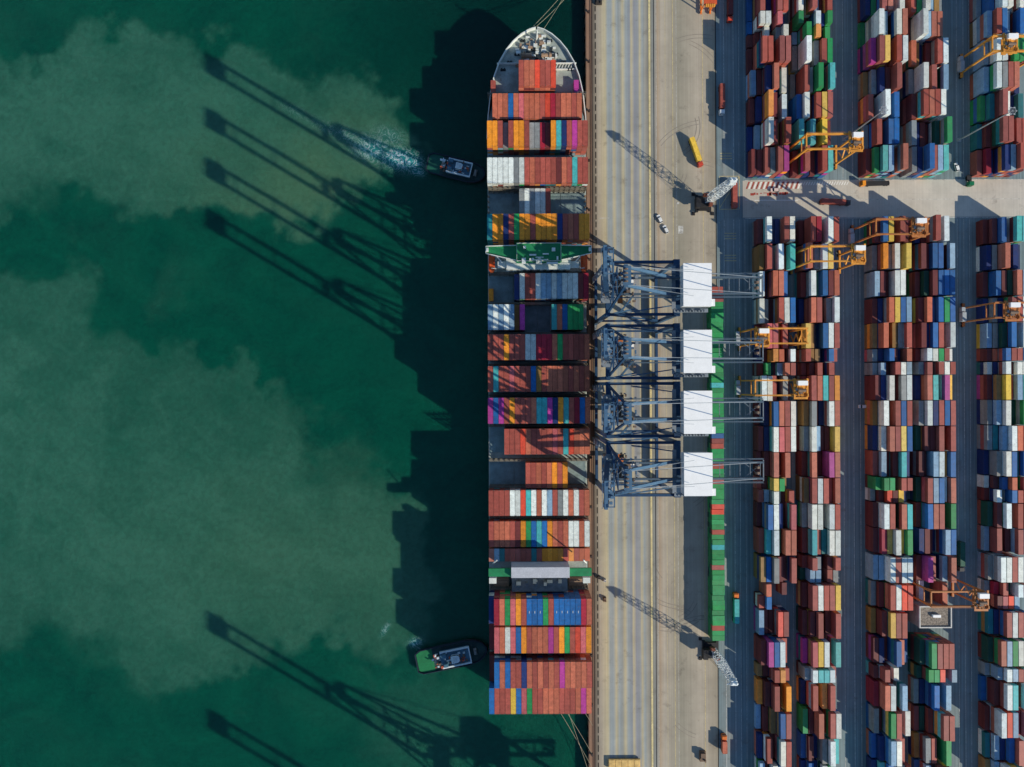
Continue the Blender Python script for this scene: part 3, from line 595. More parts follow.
# ------------------------------------------------------------------ THE SHIP
def ship():
    root = empty('container_ship', (SCX, 0, 0))
    tag(root, 'very large container ship moored along the quay with green bridge wings and colourful deck cargo', 'ship')
    HB = 24.4
    hullm = mat('hull_green', (18, 62, 52), .5, var=.2); deckm = mat('deck_paint', (150, 160, 152), .8, var=.35, scale=.25, dirt=((110, 78, 58), .5, .56, .6))
    hatchm = mat('hatch_paint', (122, 142, 142), .75, var=.25, scale=.3, dirt=((96, 70, 54), .6, .62, .4)); whitem = mat('ship_white', (206, 210, 202), .6, var=.12, dirt=((150, 110, 80), .8, .66, .4))
    greenm = mat('bridge_green', (28, 122, 74), .6, var=.2, dirt=((60, 90, 70), .4, .6, .5)); darkm = mat('ship_dark', (38, 44, 46), .7); rustm = mat('gear_rust', (150, 124, 100), .7); orm = mat('lifeboat_orange', (226, 98, 44), .5)
    st = [(-157, 21.5, 19), (-150, 24, 22), (-120, HB, HB), (120, HB, 22), (131, 23.8, 18), (142.5, 22.5, 12), (150.2, 20.8, 8.5), (157.1, 18.3, 5.6), (163, 14.9, 3.6), (167.3, 11.4, 2.2), (170.8, 7.4, 1.2), (173, 3.6, .6), (174, .4, .3)]
    b = MB(); rings = []
    for (y, hw, wl_) in st:
        top = 12.6 if y < 140 else 16.4
        prof = [(-hw, top), (-(hw * .45 + wl_ * .55), 4), (-wl_, 0), (-wl_ * .8, -4), (wl_ * .8, -4), (wl_, 0), (hw * .45 + wl_ * .55, 4), (hw, top)]
        o = len(b.v); b.v += [(x, y, z) for x, z in prof]; rings.append(o)
    for a, c in zip(rings, rings[1:]):
        for k in range(7): b.f.append((a + k, a + k + 1, c + k + 1, c + k)); b.m.append(0)
    b.f.append(tuple(rings[0] + k for k in range(7, -1, -1))); b.m.append(0)
    b.build('hull', [hullm], root)
    # decks
    dk = MB(); prev = None
    for (y, hw, _) in st:
        z = 12.6 if y < 140 else 16.4
        if prev and not (prev[0] < 140 <= y): dk._add([(-prev[1], prev[0], prev[2]), (prev[1], prev[0], prev[2]), (hw, y, z), (-hw, y, z)], [(0, 1, 2, 3)], 0)
        elif prev: dk._add([(-prev[1], prev[0], prev[2]), (prev[1], prev[0], prev[2]), (hw, y, prev[2]), (-hw, y, prev[2])], [(0, 1, 2, 3)], 0); dk.box(-hw, y - .3, 12.6, hw, y, 16.4)
        prev = (y, hw, z)
    dk.build('deck', [deckm], root)
    bw = MB()
    for sg in (-1, 1):
        pts = [(sg * hw, y) for (y, hw, _) in st if y >= 120]
        for p_, q in zip(pts, pts[1:]): bw.beam((*p_, 17.4), (*q, 17.4), .45, 2.4)
    bw.build('bulwark', [whitem], root)
    rl_ = MB()
    for sg in (-1, 1):
        for y in range(-150, 120, 3): rl_.cyl((sg * (HB - .25), y, 12.6), (sg * (HB - .25), y, 13.8), .06, 4)
        for z in (13.2, 13.8): rl_.beam((sg * (HB - .25), -150, z), (sg * (HB - .25), 120, z), .07)
    rl_.build('railing', [whitem], root)
    # hatch covers, one per bay
    hy = [b_[0] for b_ in BAYS if b_[0] < 142]
    for y in hy:
        h = MB()
        for k in range(4):
            x0 = -23.6 + k * 11.85; h.box(x0, y - 12.6, 12.62, x0 + 11.6, y + .35, 12.97)
            for q in range(6): h.box(x0 + .2, y - 12.2 + q * 2.2, 12.97, x0 + 11.4, y - 12.0 + q * 2.2, 12.99)
        h.build('hatch_cover', [hatchm], root)
    # lashing bridges in the gaps between bays
    ys = sorted([b_[0] for b_ in BAYS], reverse=True)
    for y in ys:
        if y > 140: continue
        g = y + .95
        if any(abs((o - C40) - y) < .5 for o in ys) : continue
        m_ = MB()
        for z in (15.4, 18.2, 20.8): 
            m_.box(-23.8, g - .45, z, 23.8, g + .45, z + .12); m_.beam((-23.8, g - .4, z + 1.1), (23.8, g - .4, z + 1.1), .07); m_.beam((-23.8, g + .4, z + 1.1), (23.8, g + .4, z + 1.1), .07)
        for k in range(20): m_.box(-23.8 + k * 2.5 - .14, g - .35, 12.62, -23.8 + k * 2.5 + .14, g + .35, 21.8)
        for k in range(0, 19, 3): m_.beam((-23.8 + k * 2.5, g, 13), (-23.8 + (k + 1) * 2.5, g, 20), .16)
        m_.build('lashing_bridge', [mat('lashing_steel', (108, 104, 92), .7, var=.3, dirt=RUST)], root)
    # open side strip: cell guides beside the cargo where rows are empty
    cg = MB()
    y5 = P(0, 188.5, DECKZ + 4 * CH)[1]
    for sg in (-1, 1):
        for q in range(5): cg.box(sg * 23.9 - .3, y5 - 12 + q * 2.6, 12.6, sg * 23.9 + .3, y5 - 11.5 + q * 2.6, 15.5)
    for q in range(14): cg.box(-23 + q * 3.4, y5 + 1.2, 12.6, -22 + q * 3.4, y5 + 2.1 + (q % 3) * .4, 14.4 + (q % 4) * .7)
    cg.build_each('side_post', [rustm], root)
    # --- bridge
    Y = lambda py, h: P(0, py, h)[1]; X = lambda px, h: P(px, 0, h)[0] - SCX
    y0, y1 = Y(269.5, 30), Y(243.8, 34.5)
    hs = MB(); hs.box(-15.2, y0 + .5, 12.6, 15.2, y1 - .6, 31.0); hs.box(-14.9, y0 - .2, 31.0, 14.9, y0 + 2.6, 31.4, 0)
    br = hs.build('bridge_house', [whitem], root)
    for q in range(6): 
        wd = MB()
        for i in range(9): wd.box(-13.5 + i * 3.2, y0 + .40, 14.6 + q * 2.7, -12.1 + i * 3.2, y0 + .49, 15.7 + q * 2.7)
        wd.build('window_row', [mat('glass_dark', (20, 28, 34), .2, spec=.6)], br)
    m_ = MB(); m_.box(-10.2, y0 + 2.9, 31.0, 10.2, y1, 35.0); m_.box(-10.6, y0 + 2.5, 35.0, 10.6, y1 + .3, 35.2)
    br2 = m_.build('wheelhouse', [greenm], root)
    gl = MB(); gl.box(-9.8, y1 + .004, 32.8, 9.8, y1 + .08, 34.2); gl.build('windscreen', [MATS['glass_dark']], br2)
    for sg in (-1, 1):
        wg = MB(); pts = [(sg * 10.2, y1 - .4), (sg * 24.6, y1 - .8), (sg * 24.6, y1 - 4.2), (sg * 21, y1 - 5.0), (sg * 16, y1 - 6.2), (sg * 10.2, y1 - 7.4)]
        if sg > 0: pts = pts[::-1]
        wg.prism(pts, 31.8, 32.4)
        w_ = wg.build('bridge_wing', [greenm], root)
        e = MB(); loop = pts + [pts[0]]
        for p_, q in zip(loop, loop[1:]): e.beam((*p_, 33.0), (*q, 33.0), .28, 1.0)
        e.box(sg * 23.9 - .5, y1 - 3.4, 32.4, sg * 23.9 + .5, y1 - 1.6, 33.8); e.build('wing_rail', [whitem], w_)
        lg = MB(); lg.beam((sg * 20.5, y1 - 3, 31.8), (sg * 15.2, y1 - 6, 24), .5); lg.beam((sg * 19.6, y1 - 5.4, 31.9), (sg * 17.0, y0 + 3, 31.2), .45); lg.box(sg * 17.3 - 1.9, y0 + .9, 28.4, sg * 17.3 + 1.9, y0 + 4.0, 28.9); lg.build('wing_strut', [whitem], w_)
        lb = MB(); cx = sg * 22.2; cy = y0 + 4.2
        lb.prism([(cx - 1.5, cy - 3.2), (cx - .7, cy - 4.6), (cx + .7, cy - 4.6), (cx + 1.5, cy - 3.2), (cx + 1.5, cy + 3.2), (cx + .6, cy + 4.4), (cx - .6, cy + 4.4), (cx - 1.5, cy + 3.2)], 22.2, 24.6)
        lb.prism([(cx - 1.0, cy - 2.8), (cx + 1.0, cy - 2.8), (cx + 1.0, cy + 2.8), (cx - 1.0, cy + 2.8)], 24.6, 25.4); lb.box(cx - .6, cy - .8, 25.4, cx + .6, cy + .8, 26.0)
        lb.build('lifeboat', [orm], root)
        dv = MB(); dv.beam((cx - sg * 2, cy - 3, 12.6), (cx - sg * 2, cy - 3, 26), .4); dv.beam((cx - sg * 2, cy + 3, 12.6), (cx - sg * 2, cy + 3, 26), .4); dv.beam((cx - sg * 2, cy - 3, 26), (cx, cy - 3, 26.4), .3); dv.beam((cx - sg * 2, cy + 3, 26), (cx, cy + 3, 26.4), .3); dv.build('davit', [whitem], root)
    tp = MB()
    for (x, y, lx, ly, lz) in ((-6.6, y1 - 2, 1.2, 1.2, 1.4), (6.8, y1 - 3, 1.6, 1.6, 1.2), (-2.8, y1 - 5.4, 3.2, .7, .9), (3.2, y1 - 5, 2.8, .6, .9), (-7, y1 - 8.2, 1.8, 2.6, 1.3), (0, y1 - 8.6, 2.6, 2, 2.2), (6.2, y1 - 9.2, 5.2, 1.0, .8), (-4, y1 - 7.6, .8, .8, 1.6), (8.6, y1 - 7, .8, 1.6, 1.0)):
        tp.cbox(x, y, 35.2, lx, ly, lz)
    for (p_, q) in (((-10.2, y0 + 3), (10.2, y0 + 3)), ((-10.2, y0 + 3), (-10.2, y1)), ((10.2, y0 + 3), (10.2, y1)), ((-10.2, y1), (10.2, y1))): tp.beam((*p_, 35.8), (*q, 35.8), .12, 1.0)
    tp.build_each('roof_fitting', [whitem], br2)
    ms = MB(); ms.lattice((0, y1 - 8.6, 37.4), (0, y1 - 8.6, 44), 1.4, .8, 6, .1); ms.beam((-4, y1 - 8.6, 41.5), (4, y1 - 8.6, 41.5), .3); ms.beam((-1.8, y1 - 8, 43.8), (1.8, y1 - 8, 43.8), .35); ms.cyl((-3, y1 - 8.6, 41.6), (-3, y1 - 8.6, 43), .5, 8); ms.build('radar_mast', [whitem], root)
    # --- funnel block
    fy0, fy1 = Y(594.5, 30), Y(567.5, 36)
    cs = MB(); cs.box(-13.4, Y(578, 36), 12.6, 13.6, fy1, 36.0); fn = cs.build('engine_casing', [mat('casing_pale', (178, 180, 184), .6, var=.1)], root)
    lo = MB(); lo.box(-13.2, fy0, 12.6, 13.4, Y(578, 36) - .003, 25.6); lo.build('machinery_deck', [mat('machinery_deck_paint', (112, 122, 126), .75, var=.3)], root)
    vt = MB()
    for (x, lx, ly, lz, m) in ((-10, 2.2, 3.0, 3.4, 0), (-2.4, 1.6, 2.2, 3.6, 0), (-1.6, 1.2, 4.0, 2.2, 0), (2.6, 1.4, 1.6, 4.6, 0), (4.8, 2.6, 2.4, 2.6, 0), (9.6, 1.6, 1.8, 3.6, 0), (-6, 1.0, 1.0, 2, 0)): vt.cbox(x, (fy0 + Y(578, 36)) / 2 - .5 + (x % 2), 25.6, lx, ly, lz, m)
    vt.build_each('vent', [mat('vent_grey', (84, 96, 102), .6)], root)
    f2 = MB()
    for sg in (-1, 1):
        f3 = MB(); f3.box(sg * 13.7 if sg > 0 else -24, Y(576.5, 34), 32.6, 24 if sg > 0 else -13.5, Y(568.6, 34), 34.0); f3.build('casing_wing', [greenm], root)
        f2.cbox(sg * 22.2, Y(580, 30) - .6, 26, 3.4, 2.6, 3.2); f2.cbox(sg * 18.4, Y(588, 22), 12.6, 7.6, 5.6, 4.2, 1); f2.beam((sg * 15, Y(583, 24), 22), (sg * 24, Y(583, 24), 22), .4, .4, 1); f2.beam((sg * 23.8, Y(593, 20), 20), (sg * 23.8, Y(566, 20), 24), .4, .4, 1)
        f2.beam((sg * 22, fy1 + .4, 30), (sg * 20, fy1 + 3.4, 36.4), .5)
    f2.build_each('side_fitting', [whitem, rustm], root)
    # --- forecastle gear
    br_ = MB(); yb = Y(63, 18)
    br_.box(-19.4, yb - .25, 16.4, 19.4, yb, 18.4)
    for k in range(8): br_.beam((7.4 + k * 1.45, yb - .3, 16.6), (6.5 + k * 1.45, yb - 2.6, 16.6), .3, 1.6)
    br_.box(7.0, yb - 3.0, 16.42, 19.0, yb - 2.7, 17.8); br_.build('breakwater', [whitem], root)
    fd = MB(); fd.cyl((0, 168.5, 16.4), (0, 168.5, 26), .35, 8); fd.beam((-1.6, 168.5, 24), (1.6, 168.5, 24), .2); fd.build('foremast', [whitem], root)
    for sg in (-1, 1):
        wn = MB(); wn.cbox(sg * 4.6, 160.5, 16.4, 3.6, 2.6, 1.1); wn.cyl((sg * 2.4, 160.5, 18), (sg * 7.4, 160.5, 18), 1.0, 12); wn.cyl((sg * 6.2, 160.5, 18), (sg * 6.6, 160.5, 18), 1.5, 12); wn.beam((sg * 4.2, 162, 17), (sg * 3.4, 168, 16.7), .35, .35)
        wn.build('windlass', [rustm], root)
        for (x, y) in ((sg * 9.5, 161.5), (sg * 13.2, 157.6), (sg * 6.6, 168.2), (sg * 16.4, 154)):
            bo = MB()
            for q in (-.7, .7): bo.cyl((x + q, y, 16.4), (x + q, y, 17.9), .42, 8)
            bo.cbox(x, y, 16.4, 2.6, 1.1, .2); bo.build('mooring_bollard', [darkm], root)
    gr = MB(); rr = random.Random(5)
    for k in range(98):
        x = rr.uniform(-9.5, 9.5); y = rr.uniform(154.2, 171) ; hw = max(1, 19 - (y - 156) * 1.05)
        if abs(x) < hw: gr.cbox(x, y, 16.4, rr.uniform(.4, 2.4), rr.uniform(.4, 2.0), rr.uniform(.3, 2.0), rr.choice((0, 0, 0, 1, 2, 2)))
    gr.build_each('deck_fitting', [whitem, darkm, rustm], root)
    return root
ship()
# mooring lines, each one a rope of its own
rope = mat('rope', (150, 144, 118), .9)
def mooring(p, q, sag, lb, nm='mooring_line'):
    m_ = MB(); p = Vector(p); q = Vector(q); n = 12; pr = p
    for k in range(1, n + 1):
        t = k / n; c = p.lerp(q, t); c.z -= sag * 4 * t * (1 - t); m_.beam(pr, c, .15); pr = c
    tag(m_.build(nm, rope), lb, 'rope', 'mooring lines of the ship')
for i, (sx, ex, ey, lb) in enumerate(((9.5, 40.2, 214, 'pale mooring line leaving the bow tip furthest left'), (12.5, 40.2, 210, 'pale mooring line leaving the middle of the bow tip'), (16, 40.4, 221, 'pale mooring line leaving the bow tip on the right'))):
    mooring((sx, 175.4 - abs(sx - 12.7) * .5, 16.2), (ex, ey, 4.8), 2 + i, lb)
for (sx, ex, ey, lb) in ((19, 40.2, -196, 'stern mooring line starting furthest left'), (22, 40.2, -189, 'stern mooring line second from the left'), (30.5, 40.2, -174, 'short stern mooring line closest to the quay'), (25, 40.2, -204, 'long stern mooring line running down to a low bollard')):
    mooring((sx, -157, 12.0), (ex, ey, 4.8), 2.2, lb)
boll = MB(); boll.cyl((0, 0, 0), (0, 0, .9), .42, 10); boll.cyl((0, 0, .9), (0, 0, 1.15), .68, 10); boll.cbox(0, 0, 0, 1.3, 1.3, .14)
bme = boll.mesh('quay_bollard', mat('bollard_iron', (64, 50, 44), .6))
for k in range(16):
    o = bpy.data.objects.new('quay_bollard', bme); COL.objects.link(o); y = 189 - k * 25.2; o.location = (QX + 1.7, y, QZ)
    w_ = 'second' if k == 1 else None
    tag(o, 'squat dark iron bollard on the quay edge, %s from the top of the photo' % ['first', 'second', 'third', 'fourth', 'fifth', 'sixth', 'seventh', 'eighth', 'ninth', 'tenth', 'eleventh', 'twelfth', 'thirteenth', 'fourteenth', 'fifteenth', 'sixteenth'][k], 'bollard', 'bollards along the quay edge')

# ------------------------------------------------------------------ SHIP-TO-SHORE CRANES
CB = mat('crane_blue', (68, 100, 126), .55, var=.18, dirt=((96, 88, 84), .7, .68, .4)); CBD = mat('crane_blue_shaded', (26, 62, 94), .6, var=.15)  # one crane blue; the darker copy has shade put into its colour
CWH = mat('crane_white', (236, 236, 232), .5, var=.04, fine=.04); CGR = mat('crane_grey', (120, 130, 138), .6); CRU = mat('crane_gear', (110, 92, 78), .7, var=.3)
def sts():
    root = empty('quay_crane', (42.5, 42, QZ)); G = 30.4; W = 11.6
    for i, (x, y) in enumerate(((0, -W), (0, W), (G, -W), (G, W))):
        l_ = MB(); l_.beam((x, y, 3), (x, y, 46), 1.5, 1.9); lg = l_.build('leg', [CB], root)
        bg_ = MB()
        for k in range(4): bg_.cbox(x, y + (k - 1.5) * 1.35, .25, .7, 1.0, 1.1); bg_.cyl((x - .3, y + (k - 1.5) * 1.35, .42), (x + .3, y + (k - 1.5) * 1.35, .42), .4, 8)
        bg_.cbox(x, y, 1.3, 1.0, 4.6, .8); bg_.build('bogie', [CGR], lg)
    for x in (0, G):
        s = MB(); s.beam((x, -W - 1, 3.2), (x, W + 1, 3.2), 1.3, 1.8); s.build('sill_beam', [CBD], root)
        s = MB(); s.beam((x, -W - .9, 45.6), (x, W + .9, 45.6), 2.8 if x else 1.8, 2.4); s.build('top_beam', [CBD], root)
    for sg in (-1, 1):
        s = MB(); s.beam((0, sg * W, 13.5), (G, sg * W, 13.5), .8, 1.6); s.build('portal_beam', [CBD], root)
        s = MB(); s.beam((-1, sg * W, 44.6), (G, sg * W, 45.0), 1.2, 1.8); s.beam((0, sg * W, 43.5), (G * .98, sg * W, 15), .55, .6); s.build('side_brace', [CBD], root)
        s = MB(); s.beam((-1.5, sg * 3.5, 52), (66.3, sg * 3.5, 52), .8, 1.8)
        s.beam((-1.5, sg * 5.0, 52.8), (66, sg * 5.0, 52.8), .45, .12); s.beam((-1.5, sg * 5.4, 53.8), (66, sg * 5.4, 53.8), .08)
        s.build('trolley_girder', [mat('girder_grey_blue', (70, 88, 102), .6)], root)
        # a-frame
        s = MB(); s.beam((0, sg * 11.0, 46), (2.2, sg * 3.6, 80), .8, .9); s.build('mast_leg', [CBD], root)
        s = MB(); s.beam((2.2, sg * 3.6, 80), (G, sg * 3.8, 47), 1.15, 1.2); s.build('back_leg', [CB], root)
        s = MB(); s.beam((2.2, sg * 3.6, 80.8), (63, sg * 3.5, 53.4), .22); s.beam((2.2, sg * 3.2, 80.5), (34, sg * 5.5, 61), .14); s.build('backstay', [CGR], root)
    s = MB()
    for k in range(6): x = 43 + k * 4.4; s.beam((x, -3.2, 51.8), (x, 3.2, 51.8), .18, .4)
    s.beam((66.2, -4.6, 52), (66.2, 4.6, 52), .35, 1.0); s.beam((58, -3.3, 51.7), (66, 3.3, 51.7), .2); s.beam((58, 3.3, 51.7), (66, -3.3, 51.7), .2)
    s.cyl((63.5, -1.6, 52.4), (63.5, -.6, 52.4), 1.0, 12, 1); s.cyl((63.5, .8, 52.4), (63.5, 1.8, 52.4), 1.0, 12, 1); s.build_each('girder_tie', [CGR, CRU], root)
    s = MB(); s.beam((2.2, -4.4, 80.4), (2.2, 4.4, 80.4), 1.6, 1.6); s.cbox(2.6, 0, 81.2, 3.2, 7.6, .2)
    for y in (-2.4, -.8, .8, 2.4): s.cyl((2.0, y - .25, 82.2), (2.0, y + .25, 82.2), .9, 10, 1)
    s.build('mast_head', [CB, CRU], root)
    s = MB(); s.beam((.6, -8.6, 58), (.6, 8.6, 58), .6, .7); s.beam((1.1, -6, 66), (1.1, 6, 66), .5, .5); s.beam((.3, -10, 48), (1.1, 5.8, 66), .5); s.beam((.3, 10, 48), (1.1, -5.8, 66), .5); s.build('mast_brace', [CBD], root)
    # machinery house
    s = MB(); s.box(30.3, -9.4, 53.2, 41.6, 8.2, 59.4); s.box(40.4, -9.4, 53.2, 43.0, -6.9, 59.2)
    hs = s.build('machinery_house', [mat('house_wall', (206, 210, 212), .6)], root)
    s = MB(); s.box(30.0, -9.7, 59.4, 42.0, 8.5, 59.75); s.box(42.02, -9.7, 59.2, 43.4, -6.7, 59.5); s.build('roof', [CWH], hs)
    s = MB(); s.box(28, -11.4, 50.4, 43, -9.7, 50.6); s.box(27.2, -10, 50.4, 28.9, 9, 50.6)
    for k in range(10): s.cbox(29.8 + k * 1.3, -10.9, 50.6, .6, .7, .5 + (k % 3) * .5)
    s.build('walkway', [CGR], hs)
    # raised boom: hinge at (-1, 52), tip up at z=116
    hx, hz, tx, tz = -1.2, 52.0, -10.8, 116.0
    B = lambda t, y: (hx + (tx - hx) * t, y, hz + (tz - hz) * t)
    bm_ = MB()
    for sg in (-1, 1): bm_.beam(B(0, sg * 3.6), B(1, sg * 3.6), 1.15, 1.9)
    for t in (.12, .3, .44, .68, .86): bm_.beam(B(t, -3.4), B(t, 3.4), .32, .4)
    bo = bm_.build('boom', [CBD], root)
    t_ = MB(); t_.beam(B(.985, -4.9), B(.985, 4.9), 1.2, 1.9); t_.beam(B(.955, 0), B(.956, .01), .2, .2); t_.beam(B(.99, -4.6), B(.92, -4.6), .9); t_.beam(B(.99, 4.6), B(.92, 4.6), .9)
    for sg in (-1, 1): t_.cyl((tx + .9, sg * 1.4 - .3, tz - 1.6), (tx + .9, sg * 1.4 + .3, tz - 1.6), .8, 10)
    for k in range(5): t_.beam((tx - 1.3, -4.4 + 2.2 * k, tz - .6), (tx - 1.3, -4.4 + 2.2 * k, tz + .9), .12)
    t_.beam((tx - 1.3, -4.4, tz + .9), (tx - 1.3, 4.4, tz + .9), .12); t_.build('boom_tip', [CB], bo)
    t_ = MB(); t_._add([B(.90, -3.2), B(.90, 3.2), B(.985, 3.2), B(.985, -3.2)], [(0, 1, 2, 3)], 0); t_.build('tip_deck', [CBD], bo)
    t_ = MB(); t_.box(tx + .7, -4.6, tz - 2.6, tx + 3.4, -4.3, tz - 2.2); t_.box(tx + .7, 4.3, tz - 2.6, tx + 3.4, 4.6, tz - 2.2); t_.box(tx + 3.1, -4.6, tz - 2.6, tx + 3.5, 4.6, tz - 2.2)
    for k in range(4): t_.cbox(tx + 2 + .4 * (k % 2), -3 + k * 2, tz - 2.4, 1.0, .9, .9)
    t_.box(tx + .7, -.6, tz - 2.6, tx + 3.4, .6, tz - 2.2); t_.build('tip_platform', [CB], bo)
    t_ = MB(); t_.beam(B(.44, -3.2), B(.44, 3.2), 3.0, .5); t_.beam(B(.36, -3.2), B(.52, 3.2), .5); t_.beam(B(.52, -3.2), B(.36, 3.2), .5); t_.build('boom_platform', [CGR], bo)
    for sg in (-1, 1):
        f = MB(); a_ = B(.72, sg * 4.4); f.beam((a_[0] + 1.0, a_[1], a_[2]), (-3.2, sg * 4.3, 80), .14, .3); f.beam((-3.2, sg * 4.3, 80), (2.0, sg * 3.9, 81), .14, .3); f.build('forestay', [CB], root)
    # gear cluttering the waterside frame: cabin, trolley, spreader, stairs
    c = MB(); c.cbox(6.5, 0, 49.2, 5.2, 6.4, 1.2); c.cbox(6.5, 0, 50.4, 3.0, 4.0, 1.6, 1); c.build('trolley', [CRU, CGR], root)
    c = MB(); c.cbox(9.8, 2.4, 45.2, 2.6, 2.4, 2.8); cb = c.build('operator_cabin', [CWH], root)
    c = MB(); c.cbox(9.8, 2.4, 45.19, 2.2, 2.5, 1.2); c.build('window', [MATS['glass_dark']], cb)
    c = MB(); c.cbox(6.5, 0, 39.0, 2.3, 12.0, .5); c.cbox(6.5, 0, 39.5, 1.6, 3.6, 1.2)
    for a2, b2 in ((-1, -1), (1, -1), (1, 1), (-1, 1)): c.cyl((6.5 + a2 * .7, b2 * 1.6, 40.6), (6.5 + a2 * .9, b2 * 1.9, 49.2), .05, 4)
    c.build('spreader', [mat('spreader_orange', (196, 110, 50), .6)], root)
    st_ = MB()
    for k in range(9):
        z = 4 + k * 4.6; y0 = W - 3.6 if k % 2 else W - .6; y1 = W - .6 if k % 2 else W - 3.6; st_.beam((-1.8, y0, z), (-1.8, y1, z + 4.6), .7, .12); st_.beam((-1.4, y0, z + 1), (-1.4, y1, z + 5.6), .07)
    st_.beam((-1.8, W - 3.6, 4), (-1.8, W - 3.6, 46), .15); st_.beam((-1.8, W - .6, 4), (-1.8, W - .6, 46), .15); st_.build('stairway', [CGR], root)
    wk = MB(); rr = random.Random(3)
    wk.box(-3.2, -6.8, 47.2, 3.6, 6.8, 47.35, 0)
    for k in range(46):
        wk.cbox(rr.uniform(-3, 12), rr.uniform(-7.5, 7.5), rr.choice((47.4, 48.6, 50, 53.2, 54)), rr.uniform(.3, 1.5), rr.uniform(.3, 1.6), rr.uniform(.4, 1.8), rr.choice((0, 1, 1, 2)))
    for k in range(12): wk.beam((rr.uniform(-2, 3), rr.uniform(-7, 7), 48), (rr.uniform(-2, 9), rr.uniform(-7, 7), rr.uniform(48, 58)), .18, .18, rr.choice((0, 1)))
    wk.build('hinge_platform', [CGR, CRU, CB], root)
    pp = MB(); pp.beam((2.5, -W + .3, 46.8), (12, -W + 2.2, 46.8), .7); pp.beam((5.5, -W + 1, 47), (10.6, -3.6, 52), .8, 1.0); pp.beam((10, W - 1, 47), (G - 1, W - 3.8, 46.8), .5, .7); pp.beam((10, -W + 1, 47), (G - 1, -W + 3.8, 46.8), .5, .7)
    for k in range(4): pp.beam((10, W - 1 - k * .2, 47.5), (G, W - 1.5 - k * .4, 47.4 + k * .1), .1)
    pp.build_each('pipe_brace', [CB], root)
    return root
s0 = sts(); CY = [42, 13.8, -11.9, -38.1, -246, -296.5]
CL = ['blue gantry crane with raised boom, topmost of the four beside the ship', 'blue gantry crane with raised boom, second from the top of four', 'blue gantry crane with raised boom, third from the top of four', 'blue gantry crane with raised boom, lowest of the four beside the ship',
      'blue gantry crane past the lower edge, its boom shadow on the water lower left', 'blue gantry crane furthest past the lower edge, only its boom shadow showing']
for i, (y, lb) in enumerate(zip(CY, CL)):
    o = s0 if i == 0 else copy_tree(s0); o.location = (42.5, y, QZ)
    tag(o, lb, 'crane', 'quay cranes with raised booms')

# ------------------------------------------------------------------ YARD GANTRY CRANES (rubber tyred)
def rtg(paint, rgb):
    m_ = mat(paint, rgb, .55, var=.25, dirt=((110, 66, 40), .8, .58, .6)); S = 24.4; D = 3.5; H = 24.4
    root = empty('yard_crane', (0, 0, QZ))
    for x in (0, S):
        for sg in (-1, 1):
            b = MB(); b.beam((x, sg * D, 1.9), (x, sg * D, H - .4), .7, .9); b.build('leg', [m_], root)
            t = MB(); 
            for q in (-.9, .9): t.cyl((x - .35, sg * (D + 1) + q, .75), (x + .35, sg * (D + 1) + q, .75), .74, 12)
            t.build('wheel', [mat('rubber', (26, 26, 28), .8)], root)
        b = MB(); b.beam((x, -D - 2.4, 1.9), (x, D + 2.4, 1.9), .9, 1.0); b.build('sill_beam', [m_], root)
        b = MB(); b.beam((x, -D, H - .5), (x, D, H - .5), .6, .7); b.build('end_beam', [m_], root)
        b = MB(); b.beam((x, -D, H - 6), (x, D, H - 6), .4, .5); b.build('cross_brace', [m_], root)
    for sg in (-1, 1):
        b = MB(); b.beam((-.5, sg * D, H), (S + .5, sg * D, H), .62, 1.4); b.beam((-.6, sg * (D + .45), H + 1.2), (S + .6, sg * (D + .45), H + 1.2), .07)
        b.beam((0, sg * D, H - 6), (3.2, sg * D, H - .6), .45); b.beam((S, sg * D, H - 6), (S - 3.2, sg * D, H - .6), .45); b.build('girder', [m_], root)
    b = MB(); b.cbox(-1.7, -1.2, 2.6, 2.0, 4.6, 2.6); b.cbox(-1.7, 2.6, 2.6, 1.8, 2.2, 2.0); b.build('power_unit', [mat('unit_grey', (160, 168, 172), .6)], root)
    b = MB()
    for k in range(6): b.beam((S + 1.0, -2 if k % 2 else 2, 3 + k * 3.4), (S + 1.0, 2 if k % 2 else -2, 6.4 + k * 3.4), .6, .1)
    b.build('stairway', [m_], root)
    tr = empty('trolley', (0, 0, 0)); tr.parent = root
    b = MB(); b.box(-3.4, -D - .9, H + .9, -2.6, D + .9, H + 1.5); b.box(2.6, -D - .9, H + .9, 3.4, D + .9, H + 1.5); b.box(-3.2, -2.6, H + 1.0, 3.2, 2.6, H + 1.2, 0); rr = random.Random(11)
    for k in range(26): b.cbox(rr.uniform(-3, 3), rr.uniform(-3.6, 1.4), H + 1.2, rr.uniform(.3, 1.3), rr.uniform(.3, 1.3), rr.uniform(.3, 1.3), rr.choice((0, 0, 1, 2)))
    for k in range(4): b.beam((rr.uniform(-3, 3), -4.4, H + 2), (rr.uniform(-3, 3), 3.4, H + 2.2), .12)
    b.cyl((-1.8, -1.2, H + 2.2), (1.8, -1.2, H + 2.2), .75, 12, 1); b.box(-3.4, -5.4, H + 1.2, 3.2, -4.4, H + 1.3); b.build('trolley_frame', [m_, CRU, CGR], tr)
    b = MB(); b.cbox(.2, 2.2, H + 1.25, 4.6, 2.2, 2.0); b.build('winch_house', [CWH], tr)
    b = MB(); b.cbox(3.0, -2.6, H - 3.4, 1.8, 2.2, 2.4); cb = b.build('cabin', [m_], tr)
    b = MB(); b.cbox(0, 0, H - 3.6, 2.2, 7.4, .45)
    for a2, b2 in ((-1, -1), (1, -1), (1, 1), (-1, 1)): b.cyl((a2 * .8, b2 * 2.4, H - 3.2), (a2 * .8, b2 * 2.6, H + 1), .05, 4)
    b.build('spreader', [m_], tr)
    return root
ry = rtg('gantry_yellow', (214, 146, 56)); ro = rtg('gantry_rusty', (178, 112, 58))
